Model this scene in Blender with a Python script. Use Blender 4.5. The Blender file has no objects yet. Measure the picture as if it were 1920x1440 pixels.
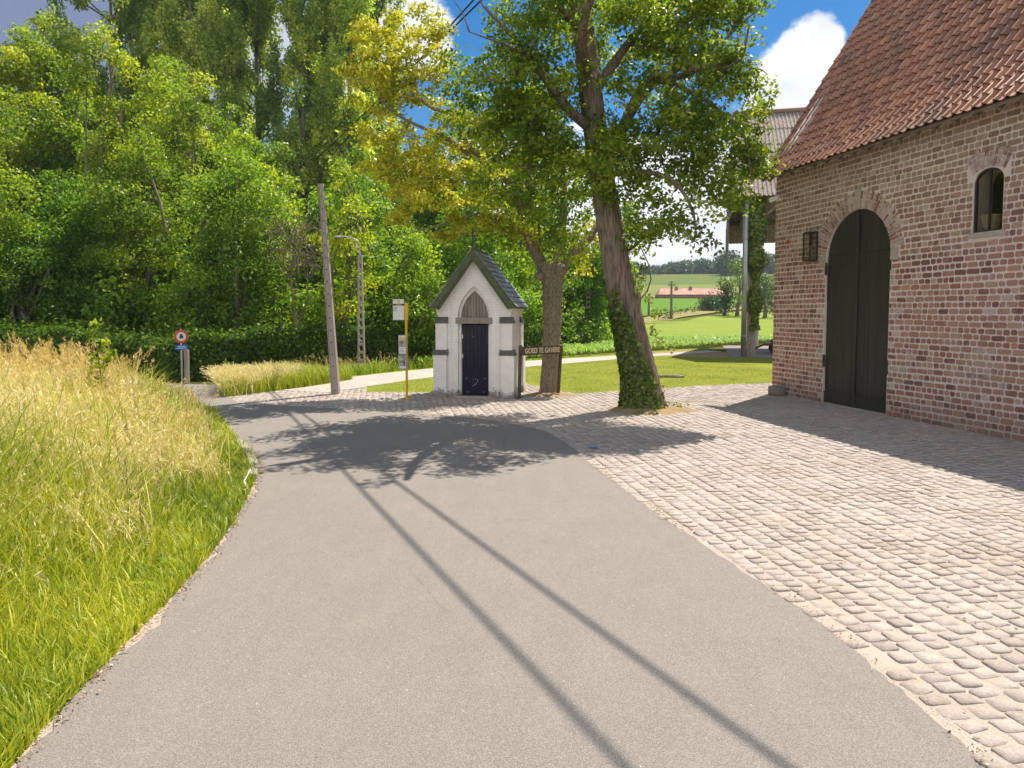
import bpy, bmesh, math, random
import numpy as np
from mathutils import Vector, Matrix
R = math.radians
random.seed(7)
sc = bpy.context.scene
col = sc.collection

# ------------------------------------------------------------------ camera, sky, sun, exposure
F, CH = 1350.0, 2.0                      # focal length in photo pixels, eye height
PITCH = R(3.4)
cam = bpy.data.cameras.new('camera'); cam_o = bpy.data.objects.new('camera', cam); col.objects.link(cam_o)
cam.sensor_width = 36; cam.lens = F/1920*36; cam.clip_end = 6000; cam.clip_start = 0.05
cam.shift_y = -(135-F*math.tan(PITCH))/1920
cam_o.location = (0, 0, CH); cam_o.rotation_euler = (R(90)-PITCH, 0, 0)
sc.camera = cam_o
sc.view_settings.view_transform = 'Standard'; sc.view_settings.look = 'None'
sc.view_settings.exposure = 0.78; sc.view_settings.gamma = 1; sc.view_settings.use_curve_mapping = False
SH = (-0.36, -0.48)                      # shadow offset per metre of height
sun_dir = Vector((-SH[0], -SH[1], 1)).normalized()
sl = bpy.data.lights.new('sun', 'SUN'); sl.energy = 4.5; sl.angle = R(0.4); sl.color = (1, .925, .80)
so = bpy.data.objects.new('sun', sl); col.objects.link(so)
so.rotation_euler = sun_dir.to_track_quat('Z', 'Y').to_euler(); so.location = (20, 20, 40)

def ray(px, py):
    xc = (px-960)/F; y0 = 720-(135-F*math.tan(PITCH)); yc = (y0-py)/F
    return Vector((xc, math.cos(PITCH)+yc*math.sin(PITCH), -math.sin(PITCH)+yc*math.cos(PITCH)))
def P(px, py, z=0.0):
    d = ray(px, py); k = (z-CH)/d.z
    return Vector((d.x*k, d.y*k, z))
def W(px, py, D):
    d = ray(px, py); k = D/d.y
    return Vector((d.x*k, D, CH+d.z*k))

def build_world():
    w = bpy.data.worlds.new('World'); sc.world = w; w.use_nodes = True
    nt = w.node_tree; n = nt.nodes; l = nt.links; n.clear()
    out = n.new('ShaderNodeOutputWorld'); bg = n.new('ShaderNodeBackground'); bc = n.new('ShaderNodeBackground')
    sky = n.new('ShaderNodeTexSky'); sky.sky_type = 'NISHITA'; sky.sun_disc = False
    sky.sun_elevation = math.asin(sun_dir.z); sky.sun_rotation = math.atan2(sun_dir.x, sun_dir.y)
    sky.air_density = 1.0; sky.dust_density = .3; sky.ozone_density = 2.5
    hs = n.new('ShaderNodeHueSaturation'); hs.inputs['Saturation'].default_value = 1.5; hs.inputs['Value'].default_value = .9
    l.new(sky.outputs[0], hs.inputs['Color']); l.new(hs.outputs[0], bg.inputs[0]); bg.inputs[1].default_value = .07
    tc = n.new('ShaderNodeTexCoord')
    def math_(op, a, b=None, c=None, clamp=False):
        m = n.new('ShaderNodeMath'); m.operation = op; m.use_clamp = clamp
        for i, v in enumerate((a, b, c)):
            if v is None: continue
            if isinstance(v, (int, float)): m.inputs[i].default_value = v
            else: l.new(v, m.inputs[i])
        return m.outputs[0]
    def noise(scale, detail, rough, zs=1.0):
        mp = n.new('ShaderNodeMapping'); mp.inputs['Scale'].default_value = (1, 1, zs); l.new(tc.outputs['Generated'], mp.inputs[0])
        t = n.new('ShaderNodeTexNoise'); t.inputs['Scale'].default_value = scale; t.inputs['Detail'].default_value = detail
        t.inputs['Roughness'].default_value = rough; l.new(mp.outputs[0], t.inputs['Vector']); return t.outputs['Fac']
    def blob(px, py, r, amp):
        d = ray(px, py).normalized()
        v = n.new('ShaderNodeVectorMath'); v.operation = 'DISTANCE'; l.new(tc.outputs['Generated'], v.inputs[0]); v.inputs[1].default_value = d
        return math_('MULTIPLY', math_('SUBTRACT', 1.0, math_('DIVIDE', v.outputs['Value'], r), None, True), amp)
    sep = n.new('ShaderNodeSeparateXYZ'); l.new(tc.outputs['Generated'], sep.inputs[0])
    dens = None
    for b in [(1500, 150, .085, 2.3), (1460, 205, .07, 1.9), (1548, 95, .04, 1.7), (1390, 230, .06, 1.0), (740, 40, .10, 2.0), (790, 85, .06, 1.9), (640, 120, .13, 1.7),
              (60, -40, .40, 2.2), (330, 60, .25, 1.6), (520, 60, .2, 1.4)]:
        o = blob(*b); dens = o if dens is None else math_('MAXIMUM', dens, o)
    # bank of cloud low over the horizon
    low = math_('MULTIPLY', math_('SUBTRACT', .30, sep.outputs['Z']), 9.0)
    low = math_('MINIMUM', math_('MAXIMUM', low, 0), 1.6)
    behind = math_('MULTIPLY', math_('SUBTRACT', .25, sep.outputs['Y']), 1.5)     # unseen cloud over the rest of the sky, added as fill light
    dens = math_('MAXIMUM', math_('MAXIMUM', dens, low), behind)
    nz = noise(9, 8, .62, 1.3); fine = noise(34, 5, .6)
    d2 = math_('ADD', dens, math_('ADD', math_('MULTIPLY', math_('SUBTRACT', nz, .5), 2.3), math_('MULTIPLY', math_('SUBTRACT', fine, .5), .55)))
    rp = n.new('ShaderNodeMapRange'); rp.interpolation_type = 'SMOOTHSTEP'; rp.inputs['From Min'].default_value = .55; rp.inputs['From Max'].default_value = .98
    l.new(d2, rp.inputs['Value'])
    cr = n.new('ShaderNodeValToRGB'); cr.color_ramp.elements[0].color = (.58, .62, .70, 1); cr.color_ramp.elements[1].color = (.95, .975, 1, 1)
    cr.color_ramp.elements[0].position = .33; cr.color_ramp.elements[1].position = .62
    l.new(noise(6.5, 6, .6, 1.6), cr.inputs[0])
    # heavy slate-grey cloud to the left
    g = n.new('ShaderNodeMapRange'); g.inputs['From Min'].default_value = -.10; g.inputs['From Max'].default_value = -.45; l.new(sep.outputs['X'], g.inputs['Value'])
    up = n.new('ShaderNodeMapRange'); up.inputs['From Min'].default_value = -.2; up.inputs['From Max'].default_value = .3; l.new(sep.outputs['Y'], up.inputs['Value'])
    gm = math_('MULTIPLY', g.outputs[0], up.outputs[0])
    mx = n.new('ShaderNodeMixRGB'); l.new(gm, mx.inputs[0]); l.new(cr.outputs[0], mx.inputs[1]); mx.inputs[2].default_value = (.17, .21, .34, 1)
    l.new(mx.outputs[0], bc.inputs[0]); bc.inputs[1].default_value = .76
    ms = n.new('ShaderNodeMixShader'); l.new(rp.outputs[0], ms.inputs[0]); l.new(bg.outputs[0], ms.inputs[1]); l.new(bc.outputs[0], ms.inputs[2])
    l.new(ms.outputs[0], out.inputs[0])
build_world()

# ------------------------------------------------------------------ helpers
def tag(o, label=None, cat=None, group=None, kind=None):
    if label: o['label'] = label
    if cat: o['category'] = cat
    if group: o['group'] = group
    if kind: o['kind'] = kind
    return o
def empty(name, loc=(0, 0, 0), rz=0.0):
    o = bpy.data.objects.new(name, None); o.location = loc; o.rotation_euler = (0, 0, rz)
    o.empty_display_size = .3; col.objects.link(o); return o
def copy_tree(o, parent=None):
    c = o.copy(); col.objects.link(c); c.parent = parent
    for ch in list(o.children): copy_tree(ch, c)
    return c
def sstep(a, b, x):
    t = np.clip((np.asarray(x, float)-a)/(b-a), 0, 1); return t*t*(3-2*t)

def np_mesh(name, V, Q, tint, mat, parent=None, smooth=False):
    V = np.asarray(V, np.float32); Q = np.asarray(Q, np.int32); k = Q.shape[1]
    me = bpy.data.meshes.new(name)
    me.vertices.add(len(V)); me.vertices.foreach_set('co', V.ravel())
    me.loops.add(Q.size); me.loops.foreach_set('vertex_index', Q.ravel())
    me.polygons.add(len(Q)); me.polygons.foreach_set('loop_start', np.arange(0, Q.size, k, dtype=np.int32))
    if smooth: me.polygons.foreach_set('use_smooth', np.ones(len(Q), bool))
    me.update(calc_edges=True)
    if tint is not None:
        a = me.attributes.new('tint', 'FLOAT', 'FACE'); a.data.foreach_set('value', np.asarray(tint, np.float32))
    me.materials.append(mat)
    o = bpy.data.objects.new(name, me); col.objects.link(o)
    if parent is not None: o.parent = parent
    return o

class MB:
    def __init__(s): s.V = []; s.F = []; s.T = []; s.M = []; s.t = .5; s.m = 0
    def add(s, vs, fs, t=None, m=None):
        b = len(s.V); s.V += [tuple(v) for v in vs]
        for f in fs:
            s.F.append(tuple(b+i for i in f)); s.T.append(s.t if t is None else t); s.M.append(s.m if m is None else m)
    def box(s, x0, x1, y0, y1, z0, z1, t=None, m=None, rot=None, piv=None):
        vs = [Vector((x, y, z)) for z in (z0, z1) for y in (y0, y1) for x in (x0, x1)]
        if rot is not None:
            c = Vector(piv) if piv is not None else Vector(((x0+x1)/2, (y0+y1)/2, (z0+z1)/2))
            vs = [rot @ (v-c)+c for v in vs]
        s.add(vs, [(0, 2, 3, 1), (4, 5, 7, 6), (0, 1, 5, 4), (2, 6, 7, 3), (0, 4, 6, 2), (1, 3, 7, 5)], t, m)
    def hexa(s, bot, top, t=None, m=None):      # two quads (ccw from above)
        s.add(list(bot)+list(top), [(3, 2, 1, 0), (4, 5, 6, 7), (0, 1, 5, 4), (1, 2, 6, 5), (2, 3, 7, 6), (3, 0, 4, 7)], t, m)
    def bar(s, a, b, w, d=None, t=None, m=None, up=(0, 0, 1)):
        a = Vector(a); b = Vector(b); ax = (b-a).normalized(); u = Vector(up)
        if abs(ax.dot(u)) > .98: u = Vector((0, 1, 0))
        sx = ax.cross(u).normalized(); sy = sx.cross(ax).normalized(); d = d or w
        q = [(-.5, -.5), (.5, -.5), (.5, .5), (-.5, .5)]
        s.add([a+sx*w*i+sy*d*j for i, j in q]+[b+sx*w*i+sy*d*j for i, j in q],
              [(3, 2, 1, 0), (4, 5, 6, 7), (0, 1, 5, 4), (1, 2, 6, 5), (2, 3, 7, 6), (3, 0, 4, 7)], t, m)
    def tube(s, pts, rad, n=10, t=None, m=None, cap=True, rough=0.0, ridge=0.0, rnd=random):
        pts = [Vector(p) for p in pts]; N = len(pts)
        if not hasattr(rad, '__len__'): rad = [rad]*N
        vs = []; ref = None
        ph = [rnd.uniform(-1, 1) for _ in range(n)]
        for i, p in enumerate(pts):
            d = (pts[min(i+1, N-1)]-pts[max(i-1, 0)]).normalized()
            if ref is None: ref = Vector((1, 0, 0)) if abs(d.x) < .9 else Vector((0, 1, 0))
            u = (ref-d*ref.dot(d)).normalized(); v = d.cross(u); ref = u
            for k in range(n):
                a = 2*math.pi*k/n
                r = rad[i]*(1+rough*rnd.uniform(-1, 1)+ridge*ph[k])
                vs.append(p+(u*math.cos(a)+v*math.sin(a))*r)
        fs = [(i*n+k, i*n+(k+1) % n, (i+1)*n+(k+1) % n, (i+1)*n+k) for i in range(N-1) for k in range(n)]
        if cap: fs += [tuple(reversed(range(n))), tuple((N-1)*n+k for k in range(n))]
        s.add(vs, fs, t, m)
    def lathe(s, prof, n=16, c=(0, 0, 0), t=None, m=None):
        s.tube([(c[0], c[1], c[2]+z) for r, z in prof], [max(r, 1e-4) for r, z in prof], n, t, m)
    def prism(s, poly, f, d0, d1, t=None, m=None):   # f(a,b,depth) -> 3d
        n = len(poly)
        vs = [f(a, b, d0) for a, b in poly]+[f(a, b, d1) for a, b in poly]
        s.add(vs, [tuple(range(n)), tuple(reversed(range(n, 2*n)))]+[(i, i+n, (i+1) % n+n, (i+1) % n) for i in range(n)], t, m)
    def build(s, name, mats, parent=None, smooth=False, bevel=0.0, fix=True):
        me = bpy.data.meshes.new(name); me.from_pydata(s.V, [], s.F); me.update()
        a = me.attributes.new('tint', 'FLOAT', 'FACE'); a.data.foreach_set('value', np.array(s.T, np.float32))
        if not isinstance(mats, (list, tuple)): mats = [mats]
        for m in mats: me.materials.append(m)
        me.polygons.foreach_set('material_index', np.array(s.M, np.int32))
        if fix:
            bm = bmesh.new(); bm.from_mesh(me); bmesh.ops.recalc_face_normals(bm, faces=bm.faces); bm.to_mesh(me); bm.free()
        if smooth: me.polygons.foreach_set('use_smooth', np.ones(len(me.polygons), bool))
        o = bpy.data.objects.new(name, me); col.objects.link(o)
        if parent is not None: o.parent = parent
        if bevel:
            b = o.modifiers.new('bevel', 'BEVEL'); b.width = bevel; b.segments = 2; b.limit_method = 'ANGLE'
        return o

# ------------------------------------------------------------------ materials
def S(r, g, b): # sRGB 0-255 -> linear
    f = lambda c: (c/255/12.92) if c/255 <= .04045 else ((c/255+.055)/1.055)**2.4
    return (f(r), f(g), f(b), 1)
class NT:
    def __init__(s, name):
        s.mat = bpy.data.materials.new(name); s.mat.use_nodes = True; s.nt = s.mat.node_tree; s.n = s.nt.nodes; s.l = s.nt.links
        s.p = s.n['Principled BSDF']; s.out = s.n['Material Output']; s.tc = s.n.new('ShaderNodeTexCoord')
    def lk(s, a, b): s.l.new(a, b)
    def noise(s, scale, detail=4, rough=.55, sc3=(1, 1, 1), coord='Object', dist=0):
        mp = s.n.new('ShaderNodeMapping'); mp.inputs['Scale'].default_value = sc3; s.lk(s.tc.outputs[coord], mp.inputs[0])
        t = s.n.new('ShaderNodeTexNoise'); t.inputs['Scale'].default_value = scale; t.inputs['Detail'].default_value = detail
        t.inputs['Roughness'].default_value = rough; t.inputs['Distortion'].default_value = dist; s.lk(mp.outputs[0], t.inputs['Vector']); return t.outputs['Fac']
    def voro(s, scale, feature='F1', sc3=(1, 1, 1), out='Distance', coord='Object'):
        mp = s.n.new('ShaderNodeMapping'); mp.inputs['Scale'].default_value = sc3; s.lk(s.tc.outputs[coord], mp.inputs[0])
        t = s.n.new('ShaderNodeTexVoronoi'); t.feature = feature; t.inputs['Scale'].default_value = scale; s.lk(mp.outputs[0], t.inputs['Vector']); return t.outputs[out]
    def ramp(s, fac, stops):
        r = s.n.new('ShaderNodeValToRGB'); e = r.color_ramp.elements
        while len(e) < len(stops): e.new(.5)
        for i, (p, c) in enumerate(stops): e[i].position = p; e[i].color = c if len(c) == 4 else (*c, 1)
        s.lk(fac, r.inputs[0]); return r.outputs[0]
    def mix(s, fac, a, b, mode='MIX'):
        m = s.n.new('ShaderNodeMixRGB'); m.blend_type = mode
        for i, v in enumerate((fac, a, b)):
            if isinstance(v, (int, float)): m.inputs[i].default_value = v
            elif isinstance(v, tuple): m.inputs[i].default_value = v
            else: s.lk(v, m.inputs[i])
        return m.outputs[0]
    def math(s, op, a, b=None, clamp=False):
        m = s.n.new('ShaderNodeMath'); m.operation = op; m.use_clamp = clamp
        for i, v in enumerate((a, b)):
            if v is None: continue
            if isinstance(v, (int, float)): m.inputs[i].default_value = v
            else: s.lk(v, m.inputs[i])
        return m.outputs[0]
    def mrange(s, v, a, b, c=0, d=1):
        m = s.n.new('ShaderNodeMapRange'); s.lk(v, m.inputs['Value'])
        for k, x in (('From Min', a), ('From Max', b), ('To Min', c), ('To Max', d)): m.inputs[k].default_value = x
        return m.outputs[0]
    def tint(s):
        a = s.n.new('ShaderNodeAttribute'); a.attribute_name = 'tint'; return a.outputs['Fac']
    def bump(s, h, strength=.3, dist=.02):
        b = s.n.new('ShaderNodeBump'); b.inputs['Strength'].default_value = strength; b.inputs['Distance'].default_value = dist
        s.lk(h, b.inputs['Height']); s.lk(b.outputs[0], s.p.inputs['Normal']); return b
    def col(s, c): 
        if isinstance(c, tuple): s.p.inputs['Base Color'].default_value = c
        else: s.lk(c, s.p.inputs['Base Color'])
    def rough(s, r): s.p.inputs['Roughness'].default_value = r
    def sep(s, coord='Object'):
        x = s.n.new('ShaderNodeSeparateXYZ'); s.lk(s.tc.outputs[coord], x.inputs[0]); return x.outputs

def m_simple(name, c1, c2=None, rough=.7, scale=8, sc3=(1, 1, 1), bump=.2, bd=.01, metal=0, detail=5):
    m = NT(name); c2 = c2 or c1; nz = m.noise(scale, detail, .6, sc3)
    m.col(m.ramp(nz, [(.3, c1), (.7, c2)])); m.rough(rough); m.p.inputs['Metallic'].default_value = metal
    if bump: m.bump(m.noise(scale*3, 6, .65, sc3), bump, bd)
    return m.mat
def m_leaf(name, dark, mid, light, trans=.35, tcol=None, rough=.45):
    m = NT(name); t = m.tint()
    c = m.ramp(t, [(0, dark), (.5, mid), (1, light)])
    oi = m.n.new('ShaderNodeObjectInfo'); c = m.mix(1.0, c, oi.outputs['Color'], 'MULTIPLY')
    m.col(c); m.rough(rough); m.p.inputs['Specular IOR Level'].default_value = .35
    tr = m.n.new('ShaderNodeBsdfTranslucent'); tc = m.mix(1.0, c, tcol or (1.7, 1.55, .7, 1), 'MULTIPLY'); m.lk(tc, tr.inputs[0])
    mx = m.n.new('ShaderNodeMixShader'); mx.inputs[0].default_value = trans
    m.lk(m.p.outputs[0], mx.inputs[1]); m.lk(tr.outputs[0], mx.inputs[2]); m.lk(mx.outputs[0], m.out.inputs[0])
    return m.mat
M = {}
def build_mats():
    # asphalt
    m = NT('asphalt'); big = m.noise(.7, 4, .6); st = m.noise(5, 5, .7, (1, .35, 1)); gr = m.noise(170, 3, .8); sp = m.voro(140, out='Color')
    c = m.ramp(big, [(.3, (.178, .150, .127, 1)), (.7, (.238, .202, .172, 1))])
    c = m.mix(.35, c, m.ramp(st, [(.35, (.145, .122, .103, 1)), (.7, (.28, .24, .205, 1))]))
    c = m.mix(.62, c, m.ramp(gr, [(.36, (.07, .062, .056, 1)), (.5, (.21, .187, .17, 1)), (.64, (.43, .39, .35, 1))]))
    cx = m.voro(.42, 'DISTANCE_TO_EDGE', (1, .6, 1)); ck = m.math('MULTIPLY', m.mrange(m.math('ADD', cx, m.math('MULTIPLY', m.math('SUBTRACT', m.noise(6, 5, .8), .5), .05)), .0, .004, 1, 0, ), m.mrange(m.noise(.35, 2), .5, .6, 0, .55)); ck = m.math('MINIMUM', m.math('MAXIMUM', ck, 0), 1)
    c = m.mix(ck, c, (.07, .06, .052, 1)); so_ = m.mrange(m.noise(1.6, 6, .7, (1, .5, 1)), .55, .75, 0, .28); c = m.mix(so_, c, (.30, .25, .205, 1))
    fl = m.voro(9, 'F1'); c = m.mix(m.mrange(fl, .05, .03), c, (.5, .46, .42, 1))
    m.col(c); m.rough(.9); m.bump(gr, .5, .004); M['asphalt'] = m.mat
    m = NT('sand'); a = m.noise(3, 5, .6); g = m.noise(90, 4, .8)
    c = m.mix(.5, m.ramp(a, [(.3, (.27, .21, .165, 1)), (.7, (.44, .365, .30, 1))]), m.ramp(g, [(.3, (.2, .16, .13, 1)), (.65, (.64, .56, .48, 1))]))
    m.col(c); m.rough(.95); m.bump(g, .6, .006); M['sand'] = m.mat
    m = NT('cobble'); t = m.tint(); a = m.noise(9, 5, .6); g = m.noise(60, 5, .75); st = m.noise(.8, 4, .6)
    c = m.ramp(t, [(0, (.17, .125, .105, 1)), (.25, (.33, .265, .225, 1)), (.6, (.41, .335, .285, 1)), (.8, (.26, .235, .225, 1)), (1, (.48, .385, .325, 1))])
    c = m.mix(.38, c, m.ramp(a, [(.3, (.25, .205, .18, 1)), (.7, (.48, .41, .36, 1))]))
    c = m.mix(.35, c, m.ramp(g, [(.3, (.16, .13, .11, 1)), (.6, (.6, .53, .47, 1))]))
    c = m.mix(m.mrange(st, .5, .7, 0, .5), c, (.27, .19, .135, 1))
    m.col(c); m.rough(.8); m.bump(m.mix(.5, g, a), .65, .012); M['cobble'] = m.mat
    m = NT('path_setts'); v = m.voro(5.5, 'DISTANCE_TO_EDGE', (1, .7, 1)); vc = m.voro(5.5, 'F1', (1, .7, 1), 'Color'); g = m.noise(30, 4, .7)
    c = m.mix(.5, m.ramp(g, [(.3, (.3, .26, .22, 1)), (.7, (.55, .49, .43, 1))]), m.ramp(m.noise(1.2, 3), [(.3, (.38, .33, .28, 1)), (.7, (.56, .5, .44, 1))]))
    c = m.mix(m.mrange(v, 0, .05, .5, 0), c, (.22, .18, .15, 1)); m.col(c); m.rough(.85); m.bump(m.mrange(v, 0, .08), .6, .02); M['path'] = m.mat
    # grounds
    def ground(key, cs, scale, rough=.9, sc3=(1, 1, 1), b=.4, bd=.05):
        m = NT(key); a = m.noise(scale, 6, .65, sc3); f = m.noise(scale*14, 4, .7, sc3)
        c = m.mix(.45, m.ramp(a, [(.3, cs[0]), (.7, cs[1])]), m.ramp(f, [(.3, cs[2]), (.7, cs[3])])); m.col(c); m.rough(1.0); m.p.inputs['Specular IOR Level'].default_value = .0; m.bump(f, b, bd); M[key] = m.mat
    ground('soil_grass', [(.05, .06, .015, 1), (.11, .10, .03, 1), (.04, .035, .015, 1), (.10, .11, .03, 1)], .6)
    ground('lawn', [(.13, .18, .02, 1), (.27, .275, .045, 1), (.10, .145, .018, 1), (.36, .335, .08, 1)], .8, b=.7, bd=.04)
    ground('wheat', [(.18, .25, .05, 1), (.25, .31, .065, 1), (.15, .215, .04, 1), (.30, .33, .08, 1)], .09, sc3=(.25, 1, 1), b=.5, bd=.3)
    ground('beet', [(.09, .19, .03, 1), (.14, .25, .04, 1), (.07, .16, .025, 1), (.19, .29, .055, 1)], .12, sc3=(.5, 1, 1))
    ground('meadow', [(.16, .20, .06, 1), (.23, .235, .08, 1), (.12, .18, .05, 1), (.26, .25, .09, 1)], .05, sc3=(.3, 1, 1))
    ground('dry_bank', [(.33, .27, .13, 1), (.2, .21, .07, 1), (.38, .31, .16, 1), (.16, .17, .06, 1)], .2)
    ground('farsoil', [(.10, .15, .04, 1), (.16, .19, .06, 1), (.08, .12, .03, 1), (.18, .2, .07, 1)], .03)
    ground('bare_earth', [(.30, .20, .12, 1), (.4, .29, .17, 1), (.2, .13, .075, 1), (.46, .34, .2, 1)], 2.5, b=.7, bd=.03)
    # bark
    def bark(key, d, l_, sc=5, zs=.16, b=1.0, bd=.05):
        m = NT(key); f = m.noise(sc, 7, .65, (1, 1, zs), dist=.4); v = m.voro(sc*2.2, 'F1', (1, 1, zs*.7)); g = m.noise(40, 4, .7, (1, 1, .4))
        h = m.mix(.55, f, v); c = m.ramp(h, [(.25, d), (.6, l_)]); c = m.mix(.3, c, m.ramp(g, [(.3, d), (.7, l_)])); gr = m.noise(1.4, 3)
        c = m.mix(m.mrange(gr, .5, .75, 0, .3), c, (.10, .11, .04, 1)); m.col(c); m.rough(.95); m.bump(h, b, bd); M[key] = m.mat
    bark('bark', (.04, .03, .022, 1), (.30, .225, .165, 1), 13, .13, 1.0, .06)
    bark('bark_pale', (.09, .07, .045, 1), (.36, .30, .22, 1), 14, .5, 1.0, .035)
    bark('bark_far', (.06, .055, .035, 1), (.2, .18, .12, 1), 4, .2, .6, .03)
    # leaves
    M['leaf'] = m_leaf('leaf_green', (.08, .155, .014, 1), (.185, .30, .024, 1), (.38, .47, .05, 1), .48)
    M['leaf_lime'] = m_leaf('leaf_linden', (.07, .14, .014, 1), (.165, .27, .022, 1), (.37, .44, .04, 1), .5)
    M['leaf_gold'] = m_leaf('leaf_golden', (.26, .275, .018, 1), (.52, .505, .035, 1), (.78, .73, .085, 1), .42, (1.25, 1.25, .7, 1))
    M['leaf_ivy'] = m_leaf('leaf_ivy', (.05, .085, .014, 1), (.12, .18, .025, 1), (.30, .36, .05, 1), .25, rough=.35)
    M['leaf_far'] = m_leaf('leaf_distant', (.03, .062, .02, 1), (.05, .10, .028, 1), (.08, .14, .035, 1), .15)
    M['grass'] = m_leaf('grass_blade', (.11, .19, .010, 1), (.32, .385, .02, 1), (.60, .585, .055, 1), .38, (1.4, 1.35, .6, 1))
    M['straw'] = m_leaf('straw_blade', (.42, .38, .12, 1), (.75, .65, .30, 1), (.93, .82, .50, 1), .35, (1.2, 1.15, .9, 1))
    M['maize'] = m_leaf('maize_leaf', (.10, .22, .015, 1), (.2, .36, .03, 1), (.34, .48, .06, 1), .35)
    M['litter'] = m_leaf('dry_litter', (.16, .09, .04, 1), (.34, .22, .11, 1), (.6, .48, .28, 1), .1)
    M['twig'] = m_simple('dead_twig', (.16, .12, .08, 1), (.3, .24, .17, 1), .95, 20)
    # barn
    m = NT('brick'); t = m.tint(); z = m.sep()[2]; g = m.noise(28, 5, .7); a = m.noise(5, 5, .65)
    warm = m.ramp(t, [(0, (.15, .050, .036, 1)), (.2, (.31, .11, .075, 1)), (.5, (.43, .195, .135, 1)), (.8, (.51, .28, .195, 1)), (1, (.57, .38, .28, 1))])
    tan = m.ramp(t, [(0, (.22, .125, .08, 1)), (.5, (.38, .25, .165, 1)), (1, (.52, .40, .29, 1))])
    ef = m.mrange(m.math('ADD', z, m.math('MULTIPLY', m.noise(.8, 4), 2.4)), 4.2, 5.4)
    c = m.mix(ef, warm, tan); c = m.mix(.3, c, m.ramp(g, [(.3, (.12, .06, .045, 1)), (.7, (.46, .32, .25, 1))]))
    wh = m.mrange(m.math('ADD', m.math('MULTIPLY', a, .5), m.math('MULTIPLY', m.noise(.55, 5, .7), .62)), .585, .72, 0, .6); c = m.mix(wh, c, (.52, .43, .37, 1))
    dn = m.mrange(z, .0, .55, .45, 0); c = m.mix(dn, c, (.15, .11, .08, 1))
    m.col(c); m.rough(.92); m.bump(m.mix(.5, g, a), .8, .012); M['brick'] = m.mat
    m = NT('brick_limed'); t = m.tint(); a = m.noise(14, 6, .7)
    c = m.ramp(m.math('ADD', m.math('MULTIPLY', a, .75), m.math('MULTIPLY', t, .28)), [(.38, (.25, .12, .09, 1)), (.5, (.42, .31, .26, 1)), (.65, (.54, .45, .39, 1))])
    m.col(c); m.rough(.95); m.bump(a, .9, .012); M['brick_limed'] = m.mat
    m = NT('mortar'); a = m.noise(45, 5, .75); b = m.noise(1.2, 4); z = m.sep()[2]
    c = m.mix(.4, m.ramp(b, [(.3, (.66, .54, .49, 1)), (.7, (.78, .67, .61, 1))]), m.ramp(a, [(.3, (.55, .43, .37, 1)), (.65, (.82, .72, .66, 1))]))
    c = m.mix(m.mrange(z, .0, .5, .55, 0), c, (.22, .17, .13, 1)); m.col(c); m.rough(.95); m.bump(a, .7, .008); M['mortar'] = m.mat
    m = NT('roof_tile'); t = m.tint(); g = m.noise(22, 5, .7); a = m.noise(1.1, 5, .65)
    c = m.ramp(t, [(0, (.11, .042, .02, 1)), (.25, (.27, .095, .042, 1)), (.6, (.39, .15, .065, 1)), (1, (.53, .25, .125, 1))])
    c = m.mix(.35, c, m.ramp(g, [(.3, (.12, .05, .035, 1)), (.72, (.50, .27, .17, 1))])); c = m.mix(m.mrange(a, .48, .68, 0, .55), c, (.13, .075, .055, 1))
    c = m.mix(m.mrange(m.noise(14, 5, .7), .62, .70, 0, .55), c, (.30, .27, .18, 1)); m.col(c); m.rough(.55); m.bump(g, .4, .006); M['tile'] = m.mat
    M['stone'] = m_simple('pale_stone', (.36, .3, .25, 1), (.5, .43, .36, 1), .9, 12)
    M['greystone'] = m_simple('grey_stone', (.16, .12, .10, 1), (.32, .26, .22, 1), .9, 10, bump=.6, bd=.02)
    m = NT('black_paint'); g = m.noise(7, 6, .7, (1, 1, .12)); w_ = m.noise(26, 5, .75, (1, 1, .35))
    c = m.ramp(g, [(.3, (.018, .016, .014, 1)), (.7, (.04, .036, .03, 1))]); c = m.mix(m.mrange(w_, .66, .74, 0, .6), c, (.16, .15, .13, 1)); m.col(c); m.rough(.5); m.bump(g, .25, .004); M['black_paint'] = m.mat
    M['iron'] = m_simple('black_iron', (.015, .014, .013, 1), (.04, .036, .03, 1), .5, 20)
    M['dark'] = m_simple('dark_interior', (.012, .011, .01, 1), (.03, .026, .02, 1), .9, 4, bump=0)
    M['timber'] = m_simple('old_timber', (.12, .085, .055, 1), (.26, .2, .14, 1), .9, 6, (1, 1, .15), .5)
    M['timber_grey'] = m_simple('weathered_timber', (.17, .14, .11, 1), (.36, .31, .26, 1), .9, 9, (1, 1, .12), .5)
    m = NT('corrugated'); g = m.noise(9, 6, .7); a = m.noise(1.6, 5, .7); z = m.sep()
    c = m.ramp(g, [(.33, (.16, .11, .085, 1)), (.55, (.34, .29, .25, 1)), (.72, (.58, .55, .49, 1))]); c = m.mix(m.mrange(a, .5, .7, 0, .6), c, (.19, .12, .10, 1))
    m.col(c); m.rough(.95); m.bump(g, .6, .02); M['corrugated'] = m.mat
    M['zinc'] = m_simple('zinc', (.26, .26, .26, 1), (.44, .44, .43, 1), .45, 6, (1, 1, .2), .1, metal=.6)
    m = NT('glass_pane'); tr = m.n.new('ShaderNodeBsdfTransparent'); gl = m.n.new('ShaderNodeBsdfGlossy'); gl.inputs['Roughness'].default_value = .05; gl.inputs['Color'].default_value = (.8, .8, .8, 1)
    mx = m.n.new('ShaderNodeMixShader'); mx.inputs[0].default_value = .05; tr.inputs[0].default_value = (.8, .8, .78, 1)
    m.lk(tr.outputs[0], mx.inputs[1]); m.lk(gl.outputs[0], mx.inputs[2]); m.lk(mx.outputs[0], m.out.inputs[0]); M['glass'] = m.mat
    M['wicker'] = m_simple('wicker', (.6, .45, .28, 1), (.85, .7, .48, 1), .8, 30)
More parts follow.
